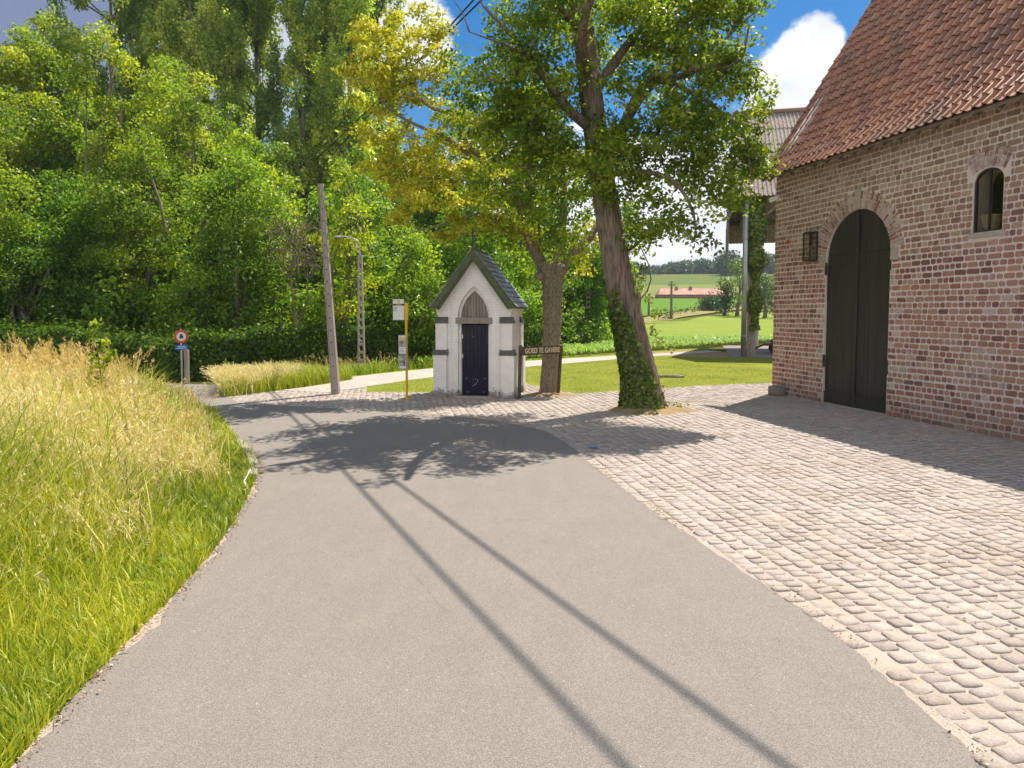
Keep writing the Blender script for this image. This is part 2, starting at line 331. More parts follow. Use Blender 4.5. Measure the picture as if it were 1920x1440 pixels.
    # chapel
    m = NT('white_paint_brick'); br = m.n.new('ShaderNodeTexBrick'); br.offset = .5
    x = m.sep(); cb = m.n.new('ShaderNodeCombineXYZ'); m.lk(m.math('ADD', x[0], x[1]), cb.inputs[0]); m.lk(x[2], cb.inputs[1]); m.lk(cb.outputs[0], br.inputs['Vector'])
    br.inputs['Scale'].default_value = 1; br.inputs['Brick Width'].default_value = .21; br.inputs['Row Height'].default_value = .062; br.inputs['Mortar Size'].default_value = .009; br.inputs['Mortar Smooth'].default_value = .6
    a = m.noise(3, 6, .7); g = m.noise(35, 5, .7)
    c = m.ramp(a, [(.3, (.74, .70, .65, 1)), (.65, (.88, .85, .80, 1))])
    c = m.mix(.18, c, m.ramp(g, [(.35, (.4, .36, .32, 1)), (.6, (.85, .82, .77, 1))]))
    c = m.mix(m.math('MULTIPLY', br.outputs['Fac'], .16), c, (.5, .45, .41, 1))
    c = m.mix(m.mrange(m.noise(5, 5, .7, (1, 1, .08)), .58, .75, 0, .3), c, (.42, .39, .33, 1)); low = m.mrange(m.math('SUBTRACT', x[2], m.math('MULTIPLY', m.noise(7, 5, .75), .9)), -.36, -.24, .85, 0); c = m.mix(low, c, (.16, .13, .10, 1))
    m.col(c); m.rough(.75); m.bump(m.math('SUBTRACT', m.math('MULTIPLY', g, .5), br.outputs['Fac']), .35, .007); M['white'] = m.mat
    m = NT('slate'); t = m.tint(); g = m.noise(30, 4, .7); c = m.ramp(t, [(0, (.14, .155, .18, 1)), (.5, (.29, .30, .31, 1)), (1, (.45, .46, .465, 1))]); c = m.mix(.3, c, m.ramp(g, [(.3, (.08, .09, .08, 1)), (.7, (.3, .31, .31, 1))]))
    m.col(c); m.rough(.5); m.bump(g, .3, .004); M['slate'] = m.mat
    M['slate_dark'] = m_simple('dark_slate', (.06, .055, .05, 1), (.14, .13, .12, 1), .7, 14, bump=.4)
    M['green_board'] = m_simple('green_bargeboard', (.05, .065, .022, 1), (.10, .12, .045, 1), .65, 5, (1, 1, 1), .2)
    m = NT('navy_door'); g = m.noise(11, 6, .75, (1, 1, .22)); c = m.ramp(g, [(.3, (.006, .006, .02, 1)), (.6, (.012, .012, .035, 1)), (.78, (.09, .085, .14, 1))]); m.col(c); m.rough(.22); m.bump(g, .3, .006); M['navy'] = m.mat; m.p.inputs['Specular IOR Level'].default_value = .35
    M['white_metal'] = m_simple('white_metal', (.6, .6, .57, 1), (.72, .72, .69, 1), .4, 6, bump=0)
    # street things
    m = NT('concrete_post'); a = m.noise(3, 5, .6, (1, 1, .4)); g = m.noise(50, 5, .75); c = m.mix(.5, m.ramp(a, [(.3, (.28, .245, .215, 1)), (.7, (.42, .375, .335, 1))]), m.ramp(g, [(.3, (.15, .12, .10, 1)), (.7, (.46, .4, .36, 1))])); m.col(c); m.rough(.95); m.bump(g, .7, .01); M['concrete'] = m.mat
    M['yellow'] = m_simple('yellow_paint', (.58, .37, .01, 1), (.72, .46, .02, 1), .4, 4, bump=0)
    M['panel'] = m_simple('white_panel', (.62, .62, .6, 1), (.7, .7, .68, 1), .35, 3, bump=0)
    M['black'] = m_simple('black_print', (.02, .02, .02, 1), None, .6, 3, bump=0)
    M['greyprint'] = m_simple('grey_print', (.18, .18, .17, 1), (.35, .34, .32, 1), .5, 30, bump=0)
    M['poster'] = m_simple('poster_print', (.02, .03, .02, 1), (.5, .5, .45, 1), .3, 14, bump=0)
    M['red'] = m_simple('red_paint', (.5, .05, .02, 1), (.6, .08, .03, 1), .4, 4, bump=0)
    M['blue'] = m_simple('blue_paint', (.01, .12, .5, 1), (.015, .15, .58, 1), .4, 4, bump=0)
    M['cream'] = m_simple('cream_paint', (.62, .52, .33, 1), (.74, .64, .44, 1), .7, 20, bump=0)
    M['signwood'] = m_simple('sign_wood', (.055, .035, .02, 1), (.13, .085, .05, 1), .7, 10, (.2, 1, 1), .4)
    M['galv'] = m_simple('galvanised', (.35, .36, .36, 1), (.5, .51, .5, 1), .4, 10, bump=0, metal=.5)
    M['rubber'] = m_simple('black_rubber', (.02, .02, .02, 1), (.05, .05, .045, 1), .8, 10)
    M['sack'] = m_simple('dark_sheet', (.05, .05, .045, 1), (.12, .115, .1, 1), .8, 5, bump=.5, bd=.03)
    M['farroof'] = m_simple('far_red_roof', (.36, .16, .11, 1), (.55, .32, .25, 1), .9, .5, (1, 1, 1), 0)
    M['farwall'] = m_simple('far_wall', (.2, .13, .1, 1), (.3, .2, .16, 1), .9, .5, bump=0)
    M['white_plastic'] = m_simple('white_plastic', (.75, .74, .7, 1), None, .4, 5, bump=0)
build_mats()

# ------------------------------------------------------------------ terrain
rl = [(3.0, -2.05), (0.5, -1.9)]
LEFT = [P(x, y) for x, y in [(30, 1440), (95, 1362), (160, 1295), (235, 1215), (300, 1150), (355, 1092), (400, 1040), (440, 985), (470, 930), (485, 895), (487, 876), (478, 858), (462, 838), (440, 818), (425, 800), (414, 785), (404, 768)]]
RIGHT = [P(x, y) for x, y in [(1850, 1440), (1725, 1325), (1600, 1215), (1450, 1108), (1300, 1010), (1200, 940), (1120, 880), (1080, 845), (1050, 822), (1020, 808), (975, 797), (900, 785), (830, 778), (760, 772), (680, 768), (600, 764), (520, 760), (445, 754)]]
_ly = np.array([-30, 0.5]+[p.y for p in LEFT]+[15.2]); _lx = np.array([-1.2, -2.05]+[p.x for p in LEFT]+[-7.0])
def xl(y): return np.interp(y, _ly, _lx)
FY = np.array([0, 50, 60, 80, 100, 130, 150, 165, 185, 210, 350, 420, 700, 3000.])
FZ = np.array([0, 0, .2, .8, 1.6, 3.0, 3.7, 5.2, 4.7, 7.0, 18.5, 21, 26, 30.])
def bank(x, y):
    x = np.asarray(x, float); y = np.asarray(y, float)
    d = xl(y)-x
    b = .36*sstep(.15, 2.3, d)+.12*sstep(2.2, 5.5, d)
    return b*(1-sstep(11.5, 14.6, y))
def gz(x, y): return bank(x, y)+np.interp(y, FY, FZ)*(1+.10*np.sin(np.asarray(x)/70.0)*sstep(150, 300, y))
def build_ground():
    xs = np.unique(np.concatenate([np.linspace(-2500, -100, 18), np.linspace(-100, -12, 30), np.arange(-12, 0, .25), np.arange(0, 40, 2), np.linspace(40, 200, 40), np.linspace(200, 2500, 20)]))
    ys = np.unique(np.concatenate([np.linspace(-300, -10, 8), np.arange(-10, 17, .25), np.arange(17, 60, 2), np.linspace(60, 420, 121), FY[FY > 40], np.linspace(420, 3000, 20)]))
    X, Y = np.meshgrid(xs, ys); Z = gz(X, Y)-.03-.02*(Y > 50)
    V = np.stack([X, Y, Z], -1).reshape(-1, 3); nx = len(xs); ny = len(ys)
    i = np.arange(nx-1)[None, :]+np.arange(ny-1)[:, None]*nx; Q = np.stack([i, i+1, i+nx+1, i+nx], -1).reshape(-1, 4)
    tag(np_mesh('ground', V, Q, np.full(len(Q), .5), M['soil_grass'], smooth=True), kind='structure')
build_ground()
def sheet(name, poly, z, mat, thick=0.0):
    bm = bmesh.new(); vs = [bm.verts.new((p[0], p[1], z)) for p in poly]; f = bm.faces.new(vs)
    if f.calc_area() and f.normal.z < 0: f.normal_flip()
    bmesh.ops.recalc_face_normals(bm, faces=bm.faces); bmesh.ops.triangulate(bm, faces=bm.faces)
    for f in bm.faces:
        if f.normal.z < 0: f.normal_flip()
    me = bpy.data.meshes.new(name); bm.to_mesh(me); bm.free(); me.materials.append(mat)
    o = bpy.data.objects.new(name, me); col.objects.link(o); return tag(o, kind='structure')
def jag(pts, amp, step=.07):
    out = []
    for a, b in zip(pts[:-1], pts[1:]):
        a = Vector(a[:2]); b = Vector(b[:2]); n = max(1, int((b-a).length/step))
        for k in range(n):
            p = a.lerp(b, k/n); d = (b-a).normalized(); o = random.uniform(-amp, amp)+amp*1.2*math.sin(p.x*2.7+p.y*3.9)+amp*random.choice((0, 0, 0, 1.5, -1.5)); out.append((p.x-d.y*o, p.y+d.x*o))
    out.append(tuple(pts[-1][:2])); return out
def smooth(pts, it=2):
    pts = [Vector(p[:2]) for p in pts]
    for _ in range(it):
        q = [pts[0]]
        for a, b in zip(pts[:-1], pts[1:]): q += [a.lerp(b, .25), a.lerp(b, .75)]
        pts = q+[pts[-1]]
    return pts
left_e = smooth([(-1.2, -30), (-2.0, .5)]+[(p.x, p.y) for p in LEFT], 2)
right_e = smooth([(2.6, -30), (2.35, 0)]+[(p.x, p.y) for p in RIGHT], 2)
road_poly = jag(left_e, .025)+[(-8.5, 15.1), (-12, 15.3), (-30, 16.5), (-30, 22.0), (-12, 20.6), (-9.5, 20.0), (-8.1, 19.7), (-7.3, 18.4), (-6.85, 17.2)]+list(reversed(jag(right_e, .007)))
sheet('road', road_poly, .004, M['asphalt'])
# wide bed of sand the cobbles are laid in
BC = Vector((6.4, 17.64)); BU = Vector((.213, -.977)); BT = Vector((.977, .213))
bw = lambda u, t=0.: BC+BU*u+BT*t
cob_poly = [(p.x, p.y) for p in right_e]+[(-6.8, 17.1), (-6.0, 18.3), (-4.9, 19.6), (-3.9, 19.1), (-3.6, 17.9), (-2.0, 17.8), (-1.7, 20.5), (.4, 20.3), (.9, 18.3), (1.6, 17.6), (3.4, 18.4), (5.0, 19.4), (7.4, 20.3), tuple(bw(0, 1.0)), tuple(bw(0, .1)), tuple(bw(14, .1)), (10.5, -6), (9, -30)]
nre = len(right_e); sheet('sand_bed', [(p[0]-(.14 if i < nre else 0), p[1]-(.10 if i < nre and p[0] < .5 else 0)) for i, p in enumerate(cob_poly)], .001, M['sand'])
sheet('road_edge', jag([(p.x-.07, p.y) for p in left_e if 0 < p.y < 13], .02)+[(p.x+.15, p.y) for p in reversed([q for q in left_e if 0 < q.y < 13])], -.002, M['sand'])
def inpoly(x, y, poly):
    c = np.zeros(np.shape(x), bool); n = len(poly); j = n-1
    for i in range(n):
        xi, yi = poly[i][0], poly[i][1]; xj, yj = poly[j][0], poly[j][1]
        cond = ((yi > y) != (yj > y)) & (x < (xj-xi)*(y-yi)/((yj-yi) if yj != yi else 1e-9)+xi)
        c ^= cond; j = i
    return c
def build_cobbles():
    rng = np.random.default_rng(3); ang = math.atan2(-.986, .164)
    r = np.array([math.cos(ang), math.sin(ang)]); q = np.array([-r[1], r[0]]); q = q if q[0] > 0 else -q
    V = []; Q = []; Tn = []; nv = 0
    N = 12
    for k in range(-85, 108):
        a = -34.0+rng.uniform(0, .1); off = k*.152
        wob = rng.uniform(0, 6)
        while a < 14:
            L = rng.uniform(.082, .145); wd = .152-.011+rng.uniform(-.012, .008)
            sl = .012*math.sin(a*1.3+wob)+.02*math.sin(a*.5+k*.15)
            c = np.array([2.0, 2.0])+q*(off+sl)+r*(-(a+L/2))*-1
            cx, cy = c; step = L+rng.uniform(.003, .014); a += step
            if cy < 1.2 or cy > 21 or abs(cx) > .8*cy+1.5: continue
            if not inpoly(np.array(cx), np.array(cy), cob_poly): continue
            # stay a hand's breadth off the asphalt
            if cx < 4 and min((cx-p.x)**2+(cy-p.y)**2 for p in right_e) < .085**2: continue
            hx, hy = L/2, wd/2; tl = rng.uniform(-.06, .06, 2); zt = rng.uniform(.0, .010)+.005
            rot = rng.uniform(-.14, .14)
            th = np.arange(N)*2*np.pi/N+.26
            e = rng.uniform(4.5, 8); cc = np.sign(np.cos(th))*np.abs(np.cos(th))**(2/e); ss = np.sign(np.sin(th))*np.abs(np.sin(th))**(2/e)
            j = 1+rng.uniform(-.15, .05, N)
            px = cc*hx*j; py = ss*hy*j
            X = px*math.cos(rot)-py*math.sin(rot); Yv = px*math.sin(rot)+py*math.cos(rot)
            for s_, z_ in ((1.03, -.03), (1.0, zt-.008), (.955, zt-.0005)):
                xx = X*s_; yy = Yv*s_
                wx = cx+r[0]*xx+q[0]*yy; wy = cy+r[1]*xx+q[1]*yy
                zz = z_+(tl[0]*xx+tl[1]*yy if z_ > 0 else 0)+rng.uniform(-.002, .002, N)*(z_ > 0)
                V.append(np.stack([wx, wy, zz], -1))
            V.append(np.array([[cx, cy, zt+.001]]))
            t = rng.uniform(0, 1); i = np.arange(N); i2 = (i+1) % N
            for lv in (0, 1):
                Q.append(np.stack([nv+lv*N+i, nv+lv*N+i2, nv+(lv+1)*N+i2, nv+(lv+1)*N+i], -1))
            ii = np.arange(0, N, 2)
            Q.append(np.stack([nv+2*N+ii, nv+2*N+(ii+1) % N, nv+2*N+(ii+2) % N, np.full(N//2, nv+3*N)], -1))
            Tn.append(np.full(2*N+N//2, t)); nv += 3*N+1
    o = np_mesh('cobblestones', np.concatenate(V), np.concatenate(Q), np.concatenate(Tn), M['cobble'], smooth=False)
    tag(o, kind='structure'); return o
build_cobbles()
# path of setts curving away behind the chapel, lawns, fields
path_c = [(-5.6, 18.2), (-4.6, 20.2), (-3.4, 22.6), (-1.6, 25.2), (.8, 28.0), (4.8, 31.9), (9.5, 36.0), (10.4, 36.9)]
pc = smooth(path_c, 2); wl = []; wr = []
for i, p in enumerate(pc):
    d = (pc[min(i+1, len(pc)-1)]-pc[max(i-1, 0)]).normalized(); w = 1.1-.6*float(sstep(27, 36, p.y))
    wl.append((p.x-d.y*w, p.y+d.x*w)); wr.append((p.x+d.y*w, p.y-d.x*w))
sheet('path', wl+list(reversed(wr)), .012, M['path'])
k0 = 10
lawn1 = [(-4.2, 18.0), (-3.6, 17.8), (-2.05, 17.75), (-1.75, 20.45), (.35, 20.3), (.85, 18.35), (1.6, 17.62), (3.4, 18.42), (5.0, 19.42), (7.4, 20.32), (8.5, 20.5), (30, 24), (30, 46)]+[p for p in reversed(wr) if p[1] > 19.2]
sheet('lawn', lawn1, .006, M['lawn'])
lawn2 = [p for p in wl if p[1] > 17]+[(30, 50), (9, 38.8), (4, 34.4), (0, 30.6), (-2.6, 27.4), (-4.7, 24.0), (-6, 21.5), (-6.9, 19)]
sheet('verge', lawn2, .003, M['lawn'])
def field(name, edge0, edge1, mat, dz, n=24, m=14):   # edges: lists of (x, y)
    e0 = np.array(edge0, float); e1 = np.array(edge1, float)
    def samp(e):
        s = np.r_[0, np.cumsum(np.hypot(*np.diff(e, axis=0).T))]; u = np.linspace(0, s[-1], n+1); return np.stack([np.interp(u, s, e[:, 0]), np.interp(u, s, e[:, 1])], -1)
    a = samp(e0); b = samp(e1); t = np.linspace(0, 1, m+1)[:, None, None]; G = a[None]*(1-t)+b[None]*t
    Z = gz(G[..., 0], G[..., 1])+dz; V = np.concatenate([G, Z[..., None]], -1).reshape(-1, 3)
    i = np.arange(n)[None, :]+np.arange(m)[:, None]*(n+1); Q = np.stack([i, i+1, i+n+2, i+n+1], -1).reshape(-1, 4)
    return tag(np_mesh(name, V, Q, np.full(len(Q), .5), mat, smooth=True), kind='structure')
field('wheat_field', [(-20, 52), (60, 54)], [(18, 78), (24, 92), (36, 112), (52, 130), (90, 130)], M['wheat'], .08, 40, 60)
field('field_margin', [(14, 74), (22, 93), (34, 113), (50, 131.5), (92, 131.5)], [(12, 80), (20, 99), (30, 118), (46, 136), (92, 138)], M['dry_bank'], .07, 40, 12)
field('beet_field', [(-60, 82), (10, 82), (20, 100), (30, 120), (45, 137), (120, 140)], [(-60, 163), (130, 163)], M['beet'], .05, 40, 60)
field('meadow', [(-200, 165), (260, 165)], [(-200, 260), (260, 260)], M['meadow'], .06, 40, 30)
field('hill_field', [(-300, 260), (300, 260)], [(-300, 400), (300, 400)], M['farsoil'], .05, 40, 30)
# the lane that climbs away beside the dark trees
sheet('lane', [(5.2, 44), (6.6, 44), (7.9, 52), (7.2, 60), (6.0, 60), (6.7, 52)], .30, M['path'])

# kerb stones and drain edge where the verge pinches the road
def build_kerb():
    mb = MB(); pts = [p for p in left_e if 8.4 < p.y < 11.0]
    pts = pts[::2]
    for i, (a, b) in enumerate(zip(pts[:-1], pts[1:])):
        d = (b-a).normalized(); nrm = Vector((-d.y, d.x)); g = (b-a).length*.03
        a2 = a+d*g; b2 = b-d*g; h = .07+.01*random.random()
        mb.hexa([(*(a2+nrm*.0), -.02), (*(b2+nrm*.0), -.02), (*(b2+nrm*.13), -.02), (*(a2+nrm*.13), -.02)], [(*(a2+nrm*.01), h), (*(b2+nrm*.01), h), (*(b2+nrm*.12), h+.01), (*(a2+nrm*.12), h+.01)])
    o = mb.build('kerb', M['concrete'], bevel=.012); tag(o, kind='structure')
build_kerb()

# ------------------------------------------------------------------ vegetation generators
def leaf_quads(rng, C, nrm, size, asp=.62):
    """C centres (N,3), nrm (N,3), size (N,) -> folded rhombus leaves, one quad each"""
    N = len(C); r = rng.normal(size=(N, 3)); a = np.cross(nrm, r); a /= np.linalg.norm(a, axis=1)[:, None]+1e-9
    b = np.cross(nrm, a); L = size[:, None]*.5; Wd = L*asp
    up = nrm*(L*.22)
    V = np.stack([C-a*L-up, C+b*Wd+up*.6, C+a*L-up, C-b*Wd+up*.6], 1).reshape(-1, 3)
    return V, np.arange(4*N).reshape(-1, 4)
def crown_cloud(rng, clumps, density, leaf, up=.35, rand=.75, shell=.35, droop=0.0, tvar=.22):
    """clumps (K,6) ellipsoids; leaves scattered through each, denser to its skin"""
    Cs = []; Ns = []; Ts = []
    for c in clumps:
        n = max(6, int(density*(c[3]*c[4]*c[5])**(2/3.)))
        d = rng.normal(size=(n, 3)); d /= np.linalg.norm(d, axis=1)[:, None]
        rad = (shell+(1-shell)*rng.uniform(0, 1, n)**.5)[:, None]*(1+.16*rng.normal(size=(n, 1)))
        p = d*rad*c[3:6]; p[:, 2] -= droop*np.hypot(p[:, 0], p[:, 1])**2/max(c[3], .1)
        Cs.append(p+c[:3]); nn = d*.55+rng.normal(size=(n, 3))*rand+np.array([0, 0, up]); Ns.append(nn/np.linalg.norm(nn, axis=1)[:, None])
        base = rng.normal(.5, tvar); Ts.append(np.clip(base+rng.normal(0, .16, n), 0, 1))
    C = np.concatenate(Cs); Nn = np.concatenate(Ns); T = np.concatenate(Ts)
    sz = leaf*rng.uniform(.65, 1.25, len(C)); V, Q = leaf_quads(rng, C, Nn, sz); return V, Q, T
def fill_lobes(rng, lobes, per, cr, flat=.7):
    """sub-clumps placed over big ellipsoid lobes"""
    out = []
    for lb in lobes:
        n = max(3, int(per*(lb[3]*lb[4]*lb[5])**(2/3.)))
        d = rng.normal(size=(n, 3)); d /= np.linalg.norm(d, axis=1)[:, None]
        rr = rng.uniform(.45, 1.04, n)[:, None]; p = d*rr*lb[3:6]+lb[:3]
        s = cr*rng.uniform(.6, 1.4, n)
        out.append(np.stack([p[:, 0], p[:, 1], p[:, 2], s, s, s*flat], -1))
    return np.concatenate(out)
def limbs(mb, rng, start, targets, r0, r1=.02, n=6, bend=.25, seg=6, t=.5):
    for tg in targets:
        a = Vector(start[rng.integers(len(start))] if isinstance(start, list) else start); b = Vector(tg)
        side = Vector(rng.normal(size=3))*.12*(b-a).length; pts = []; rad = []
        for k in range(seg+1):
            u = k/seg; p = a.lerp(b, u); p.z += bend*(b-a).length*math.sin(math.pi*u)*-.25+0; p += side*math.sin(math.pi*u); pts.append(p); rad.append(r0*(1-u)+r1*u)
        mb.tube(pts, rad, n, rough=.06, cap=True)
def make_tree(label, base, height, crown_r, crown_z0, seed, leaf=.16, dens=520, mat='leaf', color=(1, 1, 1), trunk_r=.2, lobes=None, cat='tree', group='trees of the dark wood behind the hedge', name='broadleaf_tree', squash=1.0, per=2.1, cr=.62, nl=9, trunk_mat='bark_far', flat=.7, trunk_to=.75, droop=.0):
    rng = np.random.default_rng(seed); root = empty(name, (base[0], base[1], base[2] if len(base) > 2 else 0))
    tag(root, label, cat, group)
    if lobes is None:
        lobes = []
        for k in range(nl):
            u = (k+.5)/nl; z = crown_z0+(height-crown_z0)*(.08+.86*u); wid = crown_r*math.sqrt(max(.05, 1-(2*u-.85)**2*.75)); a = rng.uniform(0, 2*math.pi); q = rng.uniform(.15, .62)*wid
            rr = wid*rng.uniform(.42, .62); lobes.append((q*math.cos(a), q*math.sin(a)*squash, z, rr, rr, rr*rng.uniform(.65, .95)))
    cl = fill_lobes(rng, np.array(lobes), per, cr, flat); V, Q, T = crown_cloud(rng, cl, dens, leaf, droop=droop)
    mb = MB(); top = Vector((rng.uniform(-.4, .4), rng.uniform(-.4, .4), height*trunk_to)); n = 7; pts = []; rad = []
    for k in range(n+1):
        u = k/n; pts.append(Vector((top.x*u+.12*math.sin(u*5+seed), top.y*u, top.z*u))); rad.append(trunk_r*(1-u)*1.0+.05+(.35*trunk_r if k == 0 else 0))
    mb.tube(pts, rad, 9, rough=.05)
    limbs(mb, rng, pts[2:6], [lb[:3] for lb in lobes], trunk_r*.38, .03)
    sel = cl[rng.choice(len(cl), min(len(cl), 26), replace=False)]
    for s in sel:
        lb = min(lobes, key=lambda q: (q[0]-s[0])**2+(q[1]-s[1])**2+(q[2]-s[2])**2); limbs(mb, rng, Vector(lb[:3]), [s[:3]], .035, .012, 4, seg=3)
    mb.build('trunk', M[trunk_mat], root, smooth=True)
    cr_ = np_mesh('crown', V, Q, T, M[mat], root); cr_.color = (*color, 1)
    return root

# ------------------------------------------------------------------ leaning linden in front
def build_linden():
    rng = np.random.default_rng(11); D = 15.0
    base = P(1207, 768); D = base.y
    root = empty('linden_tree', (base.x, base.y, 0)); tag(root, 'large linden leaning left with ivy wrapped round the foot of its trunk', 'tree')
    cps = [(1209, 770), (1201, 700), (1186, 630), (1170, 560), (1155, 490), (1143, 420), (1131, 350), (1120, 280), (1111, 200), (1102, 120), (1092, 40), (1082, -60), (1070, -180), (1060, -300)]
    rr = [.38, .31, .285, .275, .265, .26, .25, .245, .235, .215, .20, .17, .13, .08]
    pts = [W(x, y, D)-Vector(base) for x, y in cps]
    # resample smoothly with vertical bark ridges
    n = 56; xs = np.linspace(0, len(pts)-1, n*2); P3 = np.array([list(p) for p in pts]); C = np.stack([np.interp(xs, range(len(pts)), P3[:, i]) for i in range(3)], -1); Rr = np.interp(xs, range(len(pts)), rr)
    V = []; ns = 72
    ph = rng.uniform(0, 6.28, 6)
    for i in range(len(C)):
        z = C[i, 2]; a = np.arange(ns)*2*np.pi/ns
        root_fl = 1+.32*np.exp(-max(z, 0)/.28)*(.5+.5*np.sin(a*5+1.1))
        rid = .035*np.abs(np.sin(a*9+1.5*np.sin(z*.9)+.35*np.sin(z*4+a*3)))+.02*np.sin(a*23+z*1.7)+.05*np.sin(a*2+z*.8+ph[0])+.03*np.sin(a*3-z*1.6+ph[1])
        knob = sum(.35*np.exp(-((z-kz)/.16)**2-((np.angle(np.exp(1j*(a-ka))))/.4)**2) for kz, ka in ((3.6, .2), (5.35, 5.8), (6.6, 4.6), (2.35, 0.1)))
        r = Rr[i]*(1+rid+knob)*root_fl
        V.append(np.stack([C[i, 0]+r*np.cos(a), C[i, 1]+r*np.sin(a), np.full(ns, max(z, -.1))], -1))
    V = np.concatenate(V); m = len(C); i = np.arange(ns)[None, :]; j = np.arange(m-1)[:, None]*ns
    Q = np.stack([i+j, (i+1) % ns+j, (i+1) % ns+j+ns, i+j+ns], -1).reshape(-1, 4)
    tr = np_mesh('trunk', V, Q, np.full(len(Q), .5), M['bark'], root, smooth=True)
    L = lambda px, py, dy: tuple(W(px, py, D+dy)-Vector(base))
    # limbs
    mb = MB(); bm_ = lambda *k: mb.tube(*k, 9, rough=.05)
    def limb(path, r0, r1):
        p = smooth3([Vector(L(*q)) for q in path]); N = len(p); mb.tube(p, [r0+(r1-r0)*i/(N-1) for i in range(N)], 8, rough=.06)
    limb([(1122, 300, 0), (1170, 235, .2), (1215, 160, .3), (1290, 120, .5), (1345, 60, .9)], .115, .04)
    limb([(1165, 240, .2), (1210, 140, -.2), (1262, 148, -.4), (1320, 128, -.5), (1385, 44, -.4), (1400, 12, -.3)], .09, .015)
    limb([(1215, 150, 0), (1255, 155, -.5), (1300, 125, -.8), (1390, 128, -1.2), (1405, 45, -1.2)], .07, .012)
    limb([(1116, 250, 0), (1060, 200, -.3), (1010, 130, -.6), (965, 70, -.9), (905, 10, -1)], .12, .02)
    limb([(1110, 180, 0), (1170, 90, .5), (1230, 20, .8), (1260, -80, 1)], .12, .04)
    limb([(1095, 60, 0), (1010, -20, -1), (960, -120, -1.2)], .10, .03)
    limb([(1010, 135, -.6), (975, 95, -.9), (915, 72, -1.2), (880, 60, -1.3)], .035, .008)
    limb([(1130, 330, 0), (1190, 320, -.8), (1260, 330, -1.2), (1300, 390, -1.4), (1305, 440, -1.4)], .07, .01)
    limb([(1128, 310, 0), (1060, 300, .2), (985, 320, .5), (930, 290, .8)], .08, .015)
    limb([(1105, 150, 0), (1085, 60, -1.6), (1130, -60, -2.6)], .12, .04)
    limb([(1250, 150, -.4), (1330, 190, -.9), (1400, 250, -1.2), (1408, 330, -1.3)], .045, .01)
    limb([(1178, 470, 0), (1200, 455, -.2), (1212, 430, -.3)], .035, .01)
    for (a, b) in [((1390, 44, -.4), (1425, 20, -.4)), ((1405, 128, -1.2), (1440, 140, -1.2)), ((1345, 120, -1.), (1400, 118, -1.1)), ((905, 10, -1), (880, -20, -1)), ((880, 60, -1.3), (850, 0, -1.3)), ((965, 75, -.9), (945, 20, -.9)), ((1380, 118, -1), (1382, 60, -1))]:
        limb([a, ((a[0]+b[0])/2+3, (a[1]+b[1])/2-5, a[2]), b], .018, .005)
    mb.build('branch', M['bark'], root, smooth=True)
    # foliage: lobes set through the crown (px, py, dy, rx, ry, rz in metres)
    lobes = []
    spec = [(1180, 60, .6, 1.3, 1.3, 1.0), (1260, 40, .2, 1.2, 1.3, .9), (1330, 60, .4, .9, 1, .8), (1225, 130, 1.2, 1.4, 1.2, .8), (1330, 190, -.2, 1.0, 1.2, .75), (1395, 190, -.6, .5, .6, .55),
            (1200, 260, -.6, 1.1, 1.0, .75), (1290, 270, -.6, 1.2, 1.2, .8), (1365, 290, -.8, .8, .9, .7), (1405, 255, -1.1, .45, .5, .5), (1400, 345, -1., .42, .5, .5), (1330, 345, -1.0, .75, .7, .38), (1240, 335, -.8, .85, .7, .33),
            (1290, 395, -1.3, .42, .4, .35), (1300, 440, -1.4, .30, .3, .30), (1255, 415, -1.3, .32, .3, .22), (1160, 318, -.8, .6, .5, .28),
            (1060, 60, .8, 1.0, 1.2, 1.0), (1000, 150, .6, 1.0, 1.1, .8), (960, 60, -.2, .5, .7, .5), (1040, 200, .2, 1.0, .9, .7), (940, 180, .4, .8, .9, .6), (880, 170, .7, .6, .7, .5), (870, 120, .2, .35, .4, .3),
            (990, 260, .5, .9, 1.0, .6), (1060, 300, .6, .8, .9, .6), (920, 270, .8, .6, .7, .5), (1075, 380, .9, .5, .6, .55), (1020, 350, 1.0, .6, .6, .5),
            (1170, -50, 0, 1.9, 1.8, 1.2), (1290, -60, .5, 1.7, 1.7, 1.1), (1050, -80, -.4, 1.6, 1.7, 1.2), (940, -60, -.2, .9, 1.1, .8), (1120, -170, .3, 2.0, 1.8, 1.1), (1240, -180, .6, 1.6, 1.5, 1.0),
            (1140, -10, -1.5, 1.4, 1.0, .8), (1150, -60, 2.6, 1.8, 1.4, 1.1), (1400, 12, -.3, .15, .15, .12), (1390, 375, -1.1, .22, .3, .2), (1425, 300, -1.2, .2, .2, .2),
            (1110, 325, -.8, .9, .5, .45), (1085, 240, -.7, .8, .5, .55), (1150, 280, -1.0, .9, .5, .5), (1150, 345, -.7, .5, .4, .25), (1120, 20, -1.6, .7, .5, .4), (1180, 160, -.9, .7, .6, .5), (1300, 130, -.9, .9, .7, .6), (1270, 210, -1.2, .9, .7, .5), (1350, 250, -1.3, .7, .6, .5), (950, 130, -.7, .7, .7, .5), (1000, 60, -1.0, .6, .6, .5), (1040, 130, -1.0, .7, .6, .5), (960, 220, -.5, .8, .7, .5), (900, 230, .2, .6, .6, .45), (1010, 300, -.4, .7, .7, .45), (1070, 440, .4, .5, .5, .5), (1090, 470, .6, .35, .4, .35), (1010, 420, .5, .6, .5, .4), (940, 350, .6, .7, .7, .4), (1345, 385, -1.1, .5, .5, .22), (1215, 370, -1.0, .3, .3, .15), (1214, 424, -.35, .28, .25, .2), (1204, 452, -.2, .25, .2, .2), (1370, 130, -.6, .5, .5, .35), (1330, 20, -.2, .9, .9, .5)]
    for px, py, dy, a, b, c in spec:
        q = L(px, py, dy); lobes.append((*q, a, b, c))
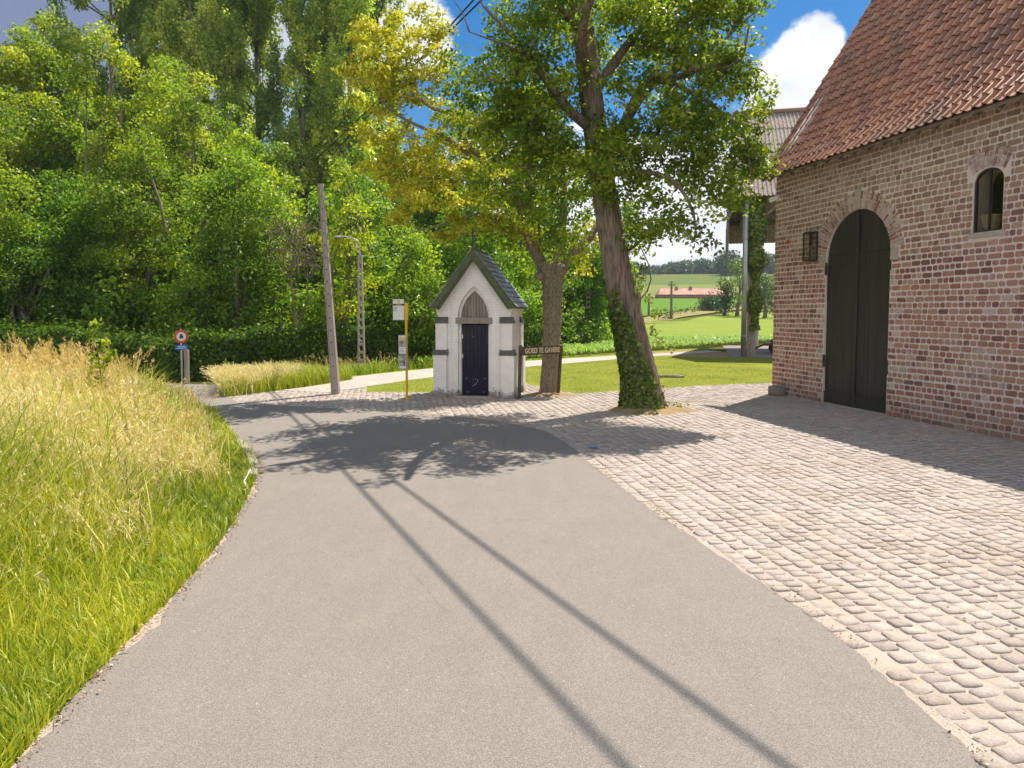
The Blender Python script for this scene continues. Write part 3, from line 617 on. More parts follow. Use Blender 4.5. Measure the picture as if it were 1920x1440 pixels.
    up_ = np.array([q[2] > 8.6 for q in lobes]); LB = np.array(lobes); cl = np.concatenate([fill_lobes(rng, LB[~up_], 25, .33, .6), fill_lobes(rng, LB[up_], 4.8, .34, .6)])
    V, Q, T = crown_cloud(rng, cl, 900, .105, up=.55, rand=.6, shell=.2, droop=.15, tvar=.26)
    np_mesh('crown', V, Q, T, M['leaf_lime'], root)
    # ivy round the foot, denser on the left
    n = 7500; zi = rng.uniform(0, 1, n)**1.15*2.45; a = rng.uniform(0, 2*np.pi, n)
    side = np.cos(a-np.pi*1.08); lim = 1.15+1.15*side+.35*np.sin(a*3+1)+.2*rng.normal(size=n); keep = (zi < lim) & ((np.abs(np.angle(np.exp(1j*(a-.1)))) > 1.15) | (rng.uniform(0, 1, n) < .12)); zi = zi[keep]; a = a[keep]
    cx = np.interp(zi, C[:, 2], C[:, 0]); cy = np.interp(zi, C[:, 2], C[:, 1]); r = np.interp(zi, C[:, 2], Rr)*(1+.28*np.exp(-zi/.28)*(.5+.5*np.sin(a*5+1.1)))+.05+rng.uniform(0, .06, len(zi))
    Cc = np.stack([cx+r*np.cos(a), cy+r*np.sin(a), zi], -1); nn = np.stack([np.cos(a), np.sin(a), np.full(len(a), .35)], -1)+rng.normal(size=(len(a), 3))*.35; nn /= np.linalg.norm(nn, axis=1)[:, None]
    V, Q = leaf_quads(rng, Cc, nn, .085*rng.uniform(.6, 1.3, len(zi)), .95)
    c2 = np.array([(1232, 590), (1226, 620), (1236, 640), (1200, 520), (1197, 545), (1214, 560), (1255, 650), (1205, 500)]); q2 = np.array([[*L(x, y, -.15), .14, .14, .12] for x, y in c2])
    V2, Q2, T2 = crown_cloud(rng, q2, 1500, .085, shell=.1); 
    V = np.concatenate([V, V2]); Q = np.concatenate([Q, Q2+len(V)-len(V2)])
    T = np.concatenate([np.clip(rng.normal(.35, .2, len(zi)), 0, 1), np.clip(T2+.3, 0, 1)])
    iv = np_mesh('ivy', V, Q, T, M['leaf_ivy']); iv.location = root.location; tag(iv, 'ivy climbing the lower trunk of the leaning linden', 'ivy')
    # weeds and straw at the foot
    q3 = np.array([[*(P(x, y)-Vector(base)), .16, .14, .09] for x, y in [(1240, 772), (1262, 768), (1225, 778), (1275, 765), (1198, 778)]]); q3[:, 2] = .06
    V, Q, T = crown_cloud(rng, q3, 1500, .07, shell=.1, up=.8); w = np_mesh('weed_tuft', V, Q, T, M['leaf_ivy']); w.location = root.location; w.color = (1.6, 1.5, .8, 1)
    tag(w, 'low tuft of weeds and runners at the foot of the leaning linden', 'weeds', kind='stuff')
    return root
def smooth3(pts, it=2):
    for _ in range(it):
        q = [pts[0]]
        for a, b in zip(pts[:-1], pts[1:]): q += [a.lerp(b, .25), a.lerp(b, .75)]
        pts = q+[pts[-1]]
    return pts
build_linden()
def mound(name, c, rx, ry, h, mat, n=40, seed=1):
    rng = np.random.default_rng(seed); V = [(c[0], c[1], h)]; F = []; lv = [(.25, .97), (.5, .75), (.72, .45), (.9, .15), (1.02, -.15)]
    a = np.arange(n)*2*np.pi/n; wob = 1+.10*np.sin(a*3+1)+.07*np.sin(a*5+2)+.04*np.sin(a*11)
    for s, z in lv:
        for k in range(n): V.append((c[0]+rx*s*wob[k]*math.cos(a[k]), c[1]+ry*s*wob[k]*math.sin(a[k]), h*z+rng.uniform(-.006, .006)))
    for k in range(n): F.append((0, 1+k, 1+(k+1) % n))
    for l_ in range(len(lv)-1):
        for k in range(n): F.append((1+l_*n+k, 1+(l_+1)*n+k, 1+(l_+1)*n+(k+1) % n, 1+l_*n+(k+1) % n))
    mb = MB(); mb.add(V, F); return mb.build(name, mat, smooth=True)
tb = P(1215, 770)
tag(mound('soil_mound', (tb.x, tb.y-.05), .95, .62, .10, M['bare_earth']), kind='structure')

# ------------------------------------------------------------------ golden tree behind the chapel sign
def build_golden():
    rng = np.random.default_rng(21); base = P(1030, 735.5); D = base.y
    root = empty('golden_tree', (base.x, base.y, 0)); tag(root, 'golden-leaved tree with a pale knobbly pollarded trunk behind the wooden name sign', 'tree')
    L = lambda px, py, dy=0.: Vector(W(px, py, D+dy)-Vector(base))
    mb = MB()
    def limb(path, r0, r1, n=10, rg=.05):
        p = smooth3([L(*q) for q in path]); N = len(p); mb.tube(p, [r0+(r1-r0)*i/(N-1) for i in range(N)], n, rough=rg)
    p = [L(x, y) for x, y in [(1028, 746), (1030, 715), (1033, 660), (1036, 610), (1036, 560), (1036, 520), (1030, 490)]]; p = smooth3(p, 2)
    rr = np.interp(np.linspace(0, 1, len(p)), [0, .08, .3, .55, .75, .9, 1], [.30, .24, .21, .23, .245, .30, .30]); mb.tube(p, list(rr), 26, rough=.035, ridge=.03)
    limb([(1034, 525), (1012, 490), (995, 455), (985, 420), (970, 370), (940, 320, .3), (880, 280, .5), (860, 240, .6)], .17, .05)
    limb([(1030, 515), (1003, 470, .3), (992, 420, .4), (990, 330, .5), (998, 240, .6), (990, 200, .6)], .15, .06)
    limb([(1045, 520), (1065, 480), (1090, 462), (1110, 440, .2), (1128, 410, .4), (1150, 370, .7)], .15, .05)
    limb([(1045, 500), (1050, 450, .2), (1060, 380, .4), (1050, 280, .6), (1030, 180, .8)], .13, .05)
    limb([(950, 330, .3), (900, 270, .2), (880, 215, .1), (825, 210, 0), (790, 190, -.1), (765, 150, -.1), (760, 100, 0)], .08, .02)
    limb([(790, 190, -.1), (765, 165, -.2), (755, 130, -.2), (700, 110, -.3)], .035, .01)
    limb([(775, 150, -.1), (815, 135, 0), (840, 100, .2)], .03, .01)
    limb([(880, 290, .5), (840, 260, .2), (770, 230, 0), (720, 200, -.2), (700, 150, -.2)], .06, .012)
    limb([(920, 310, .3), (860, 345, .1), (790, 330, 0), (730, 350, -.1)], .06, .012)
    limb([(960, 370, 0), (900, 400, -.2), (830, 420, -.4), (760, 440, -.5)], .05, .01)
    limb([(1010, 480, 0), (985, 440, -.4), (950, 400, -.7)], .08, .02)
    mb.lathe([(.02, -.16), (.14, -.1), (.19, 0), (.15, .11), (.03, .16)], 12, tuple(L(1050, 505, -.16)))
    mb.lathe([(.02, -.12), (.10, -.08), (.14, 0), (.11, .09), (.03, .12)], 12, tuple(L(1012, 518, -.12)))
    mb.build('trunk', M['bark_pale'], root, smooth=True)
    gold = [(770, 50, 0, 1.05, 1.1, .55), (720, 100, 0, .9, 1, .6), (800, 110, .2, .8, .9, .5), (700, 170, 0, .7, .8, .5), (735, 230, 0, .8, .9, .5), (720, 290, -.1, .45, .6, .4), (690, 60, 0, .55, .6, .4), (765, 175, .3, .6, .7, .35),
            (800, 300, 0, .9, 1, .45), (850, 250, .1, .8, .9, .45), (870, 330, -.2, .9, 1, .45), (820, 370, -.3, 1.0, 1, .5), (760, 400, -.4, .55, .7, .35), (910, 380, -.2, .8, .9, .4), (950, 330, -.1, .7, .8, .4), (870, 440, -.5, .7, .8, .3), (960, 420, -.4, .6, .7, .3),
            (1105, 490, .3, .35, .4, .28), (1120, 450, .5, .3, .4, .25), (1085, 420, .5, .35, .4, .3), (1010, 290, .4, .6, .7, .4), (930, 220, .5, .5, .6, .35), (690, 130, -.2, .8, .8, .5), (750, 150, -.4, .8, .8, .5), (820, 60, -.1, .5, .6, .4), (700, 250, .1, .6, .7, .45), (760, 290, .1, .7, .7, .45), (800, 340, -.4, .9, .8, .4), (740, 350, 0, .6, .7, .35), (880, 400, -.6, .8, .8, .35), (840, 210, -.2, .6, .6, .35), (700, 330, 0, .35, .5, .3), (1000, 440, -.4, .6, .6, .3), (930, 300, -.4, .8, .7, .4)]
    green = [(880, 240, .9, .8, .9, .5), (930, 300, 1.1, .9, .9, .5), (1000, 380, .8, .7, .8, .4), (1060, 350, 1.0, .8, .8, .5), (1060, 430, .6, .5, .6, .35), (940, 440, .2, .6, .8, .35), (1000, 460, .0, .45, .5, .3), (830, 200, 1, .5, .6, .4), (1010, 200, 1.4, 1.0, 1, .7), (1100, 330, 1.3, .7, .8, .5)]
    for nm, sp, mat, leaf, colr in (('crown', gold, 'leaf_gold', .115, (1, 1, 1)), ('leaf_cluster', green, 'leaf_lime', .115, (.9, .95, .9))):
        cl = fill_lobes(rng, np.array([(*L(a, b, c), d, e, f) for a, b, c, d, e, f in sp]), 32, .26, .5)
        V, Q, T = crown_cloud(rng, cl, 950, leaf, up=.6, rand=.6, shell=.15, droop=.2, tvar=.2); o = np_mesh(nm, V, Q, T, M[mat], root); o.color = (*colr, 1)
        if nm != 'crown': o['label'] = 'green leaves mixed into the golden crown'
build_golden()
gb = P(1032, 742)
tag(mound('soil_patch', (gb.x+.05, gb.y), .6, .4, .06, M['bare_earth'], seed=4), kind='structure')

# ------------------------------------------------------------------ the wood
def pos(px, D): return ((px-960)/F*D, D)
def zt(py, D): return CH+(585-py)/F*D
WOOD = 'trees of the dark wood behind the hedge'
TREES = [ # px, D, top py, radius m, crown bottom z, leaf colour, label
    (-120, 24, 70, 3.0, 1.2, (.95, 1.0, .9), 'green tree at the far left edge of the wood'),
    (30, 33, 60, 3.6, 3.0, (1.5, 1.25, .9), 'tall light-green tree in the top left corner of the wood'),
    (150, 27, 330, 2.7, 1.3, (.75, .95, .9), 'low dark-green tree above the tall dry grass at the left of the wood'),
    (240, 30, 55, 2.6, 4.0, (1.35, 1.2, .8), 'yellow-green tree rising to a pointed top left of the poplars'),
    (285, 26, 250, 2.1, 2.0, (1.0, 1.0, .85), 'mid-green tree whose bare trunk shows over the hedge left of the round road sign'),
    (360, 29, 150, 2.5, 2.0, (1.1, 1.05, 1.0), 'tall full tree right behind the round road sign'),
    (445, 25.5, 270, 2.3, 1.1, (.95, 1.05, .95), 'bushy tree with thin leaning stems right of the round road sign'),
    (520, 28, 330, 1.7, 1.0, (1.25, 1.2, .9), 'small bright tree between the round road sign and the concrete pole'),
    (60, 25, 440, 1.9, .9, (.7, .9, .9), 'dark undergrowth tree at the left edge low over the hedge'),
    (390, 25.5, 470, 1.5, .8, (.85, 1.0, .8), 'low tree just over the hedge behind the wooden post'),
    (700, 31, 330, 2.2, .8, (.8, .95, .9), 'dark-green tree behind the street lamp'),
    (770, 27, 440, 1.6, .6, (1.0, 1.1, .9), 'round green tree behind the bus stop sign'),
    (890, 30, 360, 2.2, .6, (.75, .95, .8), 'shaded tree behind the chapel roof'),
    (960, 34, 430, 2.0, .5, (1.05, 1.15, .85), 'bright tree showing between the chapel and the golden trunk'),
    (1075, 42, 430, 3.0, .3, (.7, .95, 1.0), 'rounded dark tree between the golden trunk and the leaning linden'),
    (1130, 55, 455, 2.6, .3, (.9, 1.1, .9), 'farther tree just left of the leaning linden trunk'),
    (830, 38, 250, 3.2, 2.0, (.7, .85, .8), 'tall shaded tree far behind the golden crown'),
    (960, 40, 200, 3.4, 1.0, (.75, .9, .85), 'tall dark tree behind the crowns of the golden tree and the linden'),
    (130, 38, 200, 3.5, 2.0, (.75, .9, .9), 'tall tree deep in the wood at the left'),
    (440, 36, 230, 3.0, 2.0, (.9, 1.05, .9), 'tall tree deep in the wood before the poplars'),
    (600, 34, 350, 2.3, .8, (.75, .95, .8), 'dark tree just behind the top of the concrete pole'),
    (100, 36, 20, 3.6, 3.0, (1.2, 1.15, .9), 'tall bright tree behind the top left corner tree'),
    (330, 35, 110, 2.8, 3.0, (1.0, 1.05, .95), 'tall tree filling the gap between the two leftmost poplars'),
    (430, 33, 190, 2.3, 2.5, (1.15, 1.15, 1.0), 'upright tree in front of the thin poplar'),
    (180, 33, 150, 2.6, 2.5, (.9, 1.0, .9), 'middle-height tree between the light-green corner tree and the pointed one'),
    (520, 37, 270, 2.0, 2.0, (1.0, 1.05, .9), 'rounded tree at the feet of the thin poplar'),
    (660, 38, 280, 2.2, 2.0, (.95, 1.05, .9), 'tree right of the bright yellow-green one, in front of the poplars'),
    (1172, 48, 375, 1.1, 1.0, (1.4, 1.35, .9), 'light-green tree peeking out right of the leaning linden trunk'),
]
for i, (px, D, ty, rad, z0, c, lab) in enumerate(TREES):
    x, y = pos(px, D); H = zt(ty, D)*1.03; lf = .15*D/28
    make_tree(lab, (x, y), H, rad, z0, 100+i, leaf=lf*.92, dens=560*(28/D)**1.5, color=c, trunk_r=.17, group=WOOD, per=11, cr=.5, nl=14)
# bright yellow-green false acacia by the pole and lamp
x, y = pos(645, 25.6)
make_tree('bright yellow-green tree between the concrete pole and the street lamp', (x, y), zt(300, 25.6), 1.45, 1.0, 300, leaf=.11, dens=620, mat='leaf_lime', color=(1.75, 1.5, .8), trunk_r=.12, group=WOOD, per=20, cr=.34, nl=12)
# poplars
def poplar(label, px, D, top, rad, seed, color):
    x, y = pos(px, D); rng = np.random.default_rng(seed); root = empty('poplar_tree', (x, y, 0)); tag(root, label, 'poplar', 'tall poplars standing behind the wood')
    mb = MB(); mb.tube([(0, 0, 0), (.1, 0, top*.4), (0, .1, top*.97)], [.3, .2, .03], 8, rough=.05); cl = []
    for k in range(54):
        z0 = rng.uniform(2.5, top*.86); a = rng.uniform(0, 6.28); r = rad*rng.uniform(.35, .95)*1.25*(1-.25*(z0/top)**3); ln = rng.uniform(2.2, 4.2)
        p = [(0, 0, z0-.6), (r*.6*math.cos(a), r*.6*math.sin(a), z0+.3), (r*math.cos(a), r*math.sin(a), z0+ln*.5), (r*1.02*math.cos(a), r*1.02*math.sin(a), z0+ln)]
        mb.tube(p, [.06, .045, .03, .01], 4)
        for j in range(11):
            u = rng.uniform(.0, 1.15); q = Vector(p[1]).lerp(Vector(p[3]), u); s = rng.uniform(.22, .5); cl.append((q.x+rng.normal()*.2, q.y+rng.normal()*.2, q.z, s, s, s*1.9))
    for j in range(60):
        z = rng.uniform(2, top); rr = rad*.7*(1-.35*(z/top)**3); a = rng.uniform(0, 6.28); s = rng.uniform(.25, .5); cl.append((rr*math.cos(a), rr*math.sin(a), z, s, s, s*1.8))
    V, Q, T = crown_cloud(rng, np.array(cl), 420, .21, up=.2, rand=.8, shell=.1); mb.build('trunk', M['bark_far'], root, smooth=True)
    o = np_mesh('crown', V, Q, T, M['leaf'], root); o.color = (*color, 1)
for i, (px, D, top, rad, c, lab) in enumerate([
    (225, 44, 24.5, 3.0, (.8, .85, 1.0), 'leftmost poplar, dark and wide, rising behind the yellow-green tree'),
    (370, 41, 26, 2.5, (1.1, 1.05, 1.15), 'second poplar from the left, full and broad'),
    (440, 49, 29, 1.9, (.9, .95, 1.0), 'poplar standing back between the full broad one and the thin one'),
    (300, 47, 27, 2.0, (.9, .95, 1.05), 'poplar in the gap right of the leftmost dark one'),
    (490, 46, 29, 1.9, (.95, 1.0, 1.2), 'thin poplar with sky showing through its branches'),
    (572, 44, 28, 1.75, (1.05, 1.05, 1.0), 'poplar directly above the concrete pole'),
    (622, 48, 30, 1.4, (.9, .95, 1.0), 'slim poplar squeezed between two broader ones above the pole'),
    (660, 44, 27, 1.5, (1.15, 1.15, 1.0), 'poplar just left of the golden crown'),
    (712, 50, 30, 1.7, (.8, .85, .8), 'rightmost poplar, half hidden by the golden crown')]):
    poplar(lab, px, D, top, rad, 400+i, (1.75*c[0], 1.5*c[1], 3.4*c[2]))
# dead brushwood shrub
def build_dead():
    rng = np.random.default_rng(5); x, y = pos(552, 25.6); root_z = 2.2; mb = MB()
    for k in range(170):
        a = rng.normal(0, .35); b = Vector((rng.normal()*.55, rng.normal()*.3, rng.uniform(3.2, 5.0))); d = Vector((rng.normal()*.6, rng.normal()*.4, rng.uniform(-.2, .9))); pts = [b+d*u+Vector((0, 0, .12*math.sin(u*4))) for u in (0, .35, .7, 1)]
        mb.tube(pts, [.018, .014, .01, .005], 4, cap=False)
    mb.tube([(0, 0, 0), (.1, 0, 1.5), (-.1, 0, 3.2), (.1, .1, 4.8)], [.09, .07, .05, .02], 7)
    mb.tube([(0, 0, 1.2), (.5, 0, 2.4), (.5, 0, 3.6)], [.05, .04, .02], 6)
    o = mb.build('dead_shrub', M['twig']); o.location = (x, y, 0); tag(o, 'bare grey dead shrub with tangled twigs left of the concrete pole', 'shrub')
build_dead()
def build_undergrowth():
    rng = np.random.default_rng(91); cl = []
    for k in range(900):
        u = rng.uniform(0, 1); x = -34+u*44; yb = float(np.interp(x, [-34, -12, -6.6, -4.6, -2.2, 1.5, 5, 10], [25, 24, 25, 28, 31, 35, 41, 52])); y = yb+rng.uniform(0, 5); h = 3.2+1.0*math.sin(x*.9)+rng.uniform(-.6, .8)
        if x > 6: continue
        z = rng.uniform(.2, 1)*h*(1 if y > yb+1 else .7); s_ = rng.uniform(.45, .95); cl.append((x, y, z, s_, s_, s_*.8))
    V, Q, T = crown_cloud(rng, np.array(cl), 190, .2, shell=.2, up=.4); o = np_mesh('undergrowth', V, Q, T, M['leaf']); o.color = (.75, .9, .85, 1); tag(o, 'dense shrubby undergrowth filling the wood behind the hedge', 'undergrowth', kind='stuff')
    cl = []
    for k in range(420):
        x = rng.uniform(-46, 3); y = rng.uniform(50, 56); z = rng.uniform(.5, 11.5+2*math.sin(x*.5))*(1 if x < -4 else .75); s_ = rng.uniform(1.0, 1.9); cl.append((x, y, z, s_, s_, s_*.8))
    V, Q, T = crown_cloud(rng, np.array(cl), 60, .45, shell=.2, up=.4); o = np_mesh('far_woodland', V, Q, T, M['leaf']); o.color = (.7, .85, .85, 1); tag(o, 'dark mass of far trees closing the gaps behind the poplars', 'woodland', kind='stuff')
build_undergrowth()
# clipped hedge
def build_hedge():
    rng = np.random.default_rng(8); line = [(-26, 22.6), (-12, 21.6), (-9, 21.4), (-6.6, 23.2), (-4.6, 26.2), (-2.2, 29.0), (1.5, 32.5)]
    line = [tuple(v) for v in smooth(line, 1)]; lg = np.array(line); s = np.r_[0, np.cumsum(np.hypot(*np.diff(lg, axis=0).T))]
    n = 62000; u = rng.uniform(0, s[-1], n); X = np.interp(u, s, lg[:, 0]); Y = np.interp(u, s, lg[:, 1]); f = rng.uniform(0, 1, n)
    top = 1.28+.14*np.sin(u*.7)+.08*np.sin(u*3.1)+.10*np.abs(rng.normal(size=n))**2*.5; face = rng.uniform(0, 1, n) < .74
    dz = np.where(face, rng.uniform(0, 1, n)*top, top+rng.normal(0, .05, n)); dy = np.where(face, -.42+rng.normal(0, .10, n)+.12*np.sin(u*1.7+dz*3), rng.uniform(-.4, .5, n))
    C = np.stack([X+dy*.25, Y+dy, dz], -1); nn = rng.normal(size=(n, 3))*.6+np.where(face[:, None], [[.0, -1, .25]], [[0, -.1, 1]]); nn /= np.linalg.norm(nn, axis=1)[:, None]
    V, Q = leaf_quads(rng, C, nn, .11*rng.uniform(.6, 1.3, n), .7)
    root = empty('hedge', (0, 0, 0)); tag(root, 'long clipped dark-green hedge running below the wood', 'hedge')
    o = np_mesh('foliage', V, Q, np.clip(rng.normal(.33, .25, n), 0, 1), M['leaf'], root); o.color = (.5, .6, .6, 1)
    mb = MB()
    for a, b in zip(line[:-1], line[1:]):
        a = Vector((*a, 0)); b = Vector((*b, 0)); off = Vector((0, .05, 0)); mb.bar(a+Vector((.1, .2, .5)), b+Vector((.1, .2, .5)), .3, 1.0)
    mb.build('dark_core', M['dark'], root)  # near-black solid core stands in for the shade inside the hedge
build_hedge()

# ------------------------------------------------------------------ grasses
def blades(rng, X, Y, Z, h, w, lean, bend):
    n = len(X); a = rng.uniform(0, 2*np.pi, n); la = rng.normal(2.6, .9, n); dx = np.cos(la)*lean; dy = np.sin(la)*lean
    wx = np.cos(a)*w*.5; wy = np.sin(a)*w*.5; lv = [(0, 1), (.4, .85), (.75, .55), (1, .1)]; out = []
    for u, ws in lv:
        k = u**(1.6+bend); zz = Z+h*(u-.28*lean*u**3); cx = X+dx*h*k; cy = Y+dy*h*k
        out.append(np.stack([cx-wx*ws, cy-wy*ws, zz], -1)); out.append(np.stack([cx+wx*ws, cy+wy*ws, zz], -1))
    V = np.stack(out, 1).reshape(-1, 3); b = np.arange(n)[:, None]*8
    Q = np.concatenate([b+np.array([[2*k, 2*k+1, 2*k+3, 2*k+2]]) for k in range(3)], 1).reshape(-1, 4)
    tip = np.stack([X+dx*h, Y+dy*h, Z+h*(1-.28*lean)], -1); dirv = np.stack([dx*1.4, dy*1.4, 1-.8*lean], -1); dirv /= np.linalg.norm(dirv, axis=1)[:, None]
    return V, Q, tip, dirv
def heads(rng, tip, dirv, L, w, k=9):
    n = len(tip); Vs = []; 
    for j in range(k):
        u = j/(k-1); off = rng.normal(size=(n, 3))*(w*(.35+1.1*np.sin(np.pi*(.15+.8*u))))[:, None] if hasattr(w, '__len__') else rng.normal(size=(n, 3))*w*(.3+1.0*math.sin(math.pi*(.15+.8*u)))
        c = tip-dirv*(L*(1-u))[:, None]+off; c[:, 2] -= .02*(1-u)
        d = dirv+rng.normal(size=(n, 3))*.45; d /= np.linalg.norm(d, axis=1)[:, None]; s = np.cross(d, rng.normal(size=(n, 3))); s /= np.linalg.norm(s, axis=1)[:, None]
        ll = (.011+.011*rng.uniform(0, 1, n))[:, None]*1.2; ww = ll*.16
        Vs.append(np.stack([c-d*ll, c+s*ww, c+d*ll, c-s*ww], 1))
    V = np.concatenate(Vs, 0).reshape(-1, 3); return V, np.arange(len(V)).reshape(-1, 4)
def vnoise(x, y, s, seed=0):
    return (np.sin(x*s+seed)*np.cos(y*s*1.13+seed*2)+.6*np.sin(x*s*2.3+y*s*1.7+seed*3)+.4*np.cos(x*s*4.1-y*s*3.3+seed))/2
def build_verge_grass():
    rng = np.random.default_rng(31)
    def sample(n, ymax=15, pw=1.0):
        # more blades near the camera
        y = 2.0+(ymax-2.0)*rng.uniform(0, 1, n)**1.45; wdt = (.78*y+1.2)+xl(y)
        wdt = np.maximum(wdt, .6); x = xl(y)-.02-rng.uniform(0, 1, n)*wdt; return x, y
    def goldness(x, y):
        d = xl(y)-x; g = sstep(5.0, 8.2, y+.5*vnoise(x, y, 1.1, 2)+.35*d)*sstep(.35, 1.5, d+.3*vnoise(x, y, 2, 5)); return g*(1-.75*sstep(.25, .7, vnoise(x, y, .75, 9)))
    # green blades
    x, y = sample(300000); d = xl(y)-x; g = goldness(x, y); keep = rng.uniform(0, 1, len(x)) < 1-.45*g; x, y, d, g = x[keep], y[keep], d[keep], g[keep]
    n = len(x); h = (.13+.50*sstep(.05, 1.8, d)+.14*vnoise(x, y, 1.6, 1)*sstep(.3, 1.5, d))*rng.uniform(.55, 1.25, n); h = np.maximum(h, .05)
    w = rng.uniform(.005, .011, n)*(1+y/12); h *= 1+.5*(rng.uniform(0, 1, n) < .12); V, Q, _, _ = blades(rng, x, y, gz(x, y)-.03, h, w, rng.uniform(.15, .9, n), rng.uniform(0, .8, n))
    T = np.clip(.48+.28*vnoise(x, y, .9, 4)+.15*vnoise(x, y, 3.1, 7)+rng.normal(0, .27, n)+.15*g, 0, 1)
    tag(np_mesh('verge_grass', V, Q, np.repeat(T, 3), M['grass']), 'fresh green grass of the left verge growing down to the asphalt', 'grass', kind='stuff')
    # dry stalks with seed heads
    x, y = sample(62000); g = goldness(x, y); d = xl(y)-x; keep = rng.uniform(0, 1, len(x)) < g*.95+.09*sstep(.4, 1.2, d); x, y, g, d = x[keep], y[keep], g[keep], d[keep]; n = len(x)
    h = (.5+.42*sstep(.4, 2.6, d)+.12*vnoise(x, y, 1.3, 3))*rng.uniform(.6, 1.1, n); w = rng.uniform(.0035, .0055, n)*(1+y/9)
    V, Q, tip, dv = blades(rng, x, y, gz(x, y)-.03, h, w, rng.uniform(.1, .6, n), rng.uniform(.3, 1.4, n)); T = np.clip(rng.normal(.45, .22, n)+.2*vnoise(x, y, .8, 6), 0, 1)
    V2, Q2 = heads(rng, tip, dv, rng.uniform(.10, .2, n), .011, 9); T2 = np.tile(T, 9)+.12
    sc = 1+np.tile(y, 9)/12  # a little stouter where they thin out to less than a pixel
    c = V2.reshape(-1, 4, 3).mean(1, keepdims=True); V2 = (c+(V2.reshape(-1, 4, 3)-c)*sc[:, None, None]).reshape(-1, 3)
    V = np.concatenate([V, V2]); Q = np.concatenate([Q, Q2+len(V)-len(V2)]); T = np.concatenate([np.repeat(T, 3), np.clip(T2, 0, 1)])
    tag(np_mesh('dry_grass', V, Q, T, M['straw']), 'tall straw-coloured grass with nodding seed heads on the left bank', 'grass', kind='stuff')
    # dry leaves between
    x, y = sample(90000); g = goldness(x, y); keep = rng.uniform(0, 1, len(x)) < g; x, y = x[keep], y[keep]; n = len(x)
    V, Q, _, _ = blades(rng, x, y, gz(x, y)-.03, rng.uniform(.3, .8, n), rng.uniform(.006, .011, n)*(1+y/14), rng.uniform(.4, 1.2, n), rng.uniform(0, .8, n))
    o = np_mesh('dry_blades', V, Q, np.repeat(np.clip(rng.normal(.3, .2, n), 0, 1), 3), M['straw']); o.color = (.95, .98, .55, 1); tag(o, 'yellowing grass leaves tangled between the dry stalks on the left bank', 'grass', kind='stuff')
    # tall reeds standing up on the skyline of the bank
    px = np.concatenate([rng.uniform(-10, 260, 190), rng.uniform(240, 420, 20)]); 
    y = rng.uniform(8.5, 11.5, len(px)); x = (px-960)/F*y; n = len(x); h = rng.uniform(1.0, 1.42, n)*np.where(px > 250, .72, 1)
    V, Q, tip, dv = blades(rng, x, y, gz(x, y)-.03, h, np.full(n, .012), rng.uniform(.1, .5, n), rng.uniform(.6, 1.4, n)); V2, Q2 = heads(rng, tip, dv, rng.uniform(.2, .32, n), .016, 26)
    c = V2.reshape(-1, 4, 3).mean(1, keepdims=True); V2 = (c+(V2.reshape(-1, 4, 3)-c)*1.7).reshape(-1, 3)
    V = np.concatenate([V, V2]); Q = np.concatenate([Q, Q2+len(V)-len(V2)]); o = np_mesh('reed_plumes', V, Q, np.clip(rng.normal(.4, .15, len(Q)), 0, 1), M['straw']); o.color = (.95, .82, .68, 1)
    tag(o, 'taller pinkish grass plumes standing against the dark wood', 'grass', kind='stuff')
build_verge_grass()
def tuft_field(name, label, poly, n, h0, h1, mat, seed, color=(1, 1, 1), w=.012, hd=False, lean=.5, tm=.5):
    rng = np.random.default_rng(seed); pl = np.array(poly); x = rng.uniform(pl[:, 0].min(), pl[:, 0].max(), n); y = rng.uniform(pl[:, 1].min(), pl[:, 1].max(), n); k = inpoly(x, y, poly); x, y = x[k], y[k]; n = len(x)
    h = rng.uniform(h0, h1, n)*(1+.3*vnoise(x, y, 1.2, seed)); V, Q, tip, dv = blades(rng, x, y, gz(x, y)-.02, h, np.full(n, w)*rng.uniform(.7, 1.3, n), rng.uniform(.1, lean*2, n), rng.uniform(0, 1, n)); T = np.repeat(np.clip(rng.normal(tm, .2, n), 0, 1), 3)
    if hd:
        V2, Q2 = heads(rng, tip, dv, rng.uniform(.10, .2, n), .014, 7); c = V2.reshape(-1, 4, 3).mean(1, keepdims=True); V2 = (c+(V2.reshape(-1, 4, 3)-c)*2.0).reshape(-1, 3)
        V = np.concatenate([V, V2]); Q = np.concatenate([Q, Q2+len(V)-len(V2)]); T = np.r_[T, np.clip(rng.normal(.5, .2, len(Q2)), 0, 1)]
    o = np_mesh(name, V, Q, T, M[mat]); o.color = (*color, 1); return tag(o, label, 'grass', kind='stuff')
tall2 = [(-6.75, 16.75), (-6.2, 17.6), (-5.3, 19.4), (-4.7, 21.2), (-5.2, 22.6), (-6.6, 21.8), (-8.0, 20.2), (-7.6, 18.9)]
tall2b = [(-6.75, 16.75), (-6.3, 17.4), (-5.9, 18.6), (-5.7, 20.0), (-6.0, 21.4), (-6.8, 21.6), (-8.0, 20.2), (-7.6, 18.9)]
tuft_field('tall_grass', 'clump of tall pale grass beyond the road, left of the concrete pole', tall2b, 7000, .35, .68, 'straw', 41, w=.012, hd=True)
tuft_field('tall_grass', 'green leaves at the foot of the pale grass clump beyond the road', tall2, 34000, .25, .58, 'grass', 42, w=.014)
strip = [(-5.9, 20.6), (-4.9, 22.4), (-3.4, 25.0), (-1.4, 27.8), (1.2, 31.3), (.2, 32), (-2.6, 28.6), (-4.9, 25.6), (-6.9, 22.4)]
tuft_field('rough_grass', 'browned seeding grass along the foot of the hedge', strip, 2600, .35, .7, 'straw', 43, (.8, .68, .5), w=.016, hd=True)
tuft_field('rough_grass', 'green undergrowth along the foot of the hedge', strip, 40000, .15, .45, 'grass', 44, (.75, .95, .7), w=.02)
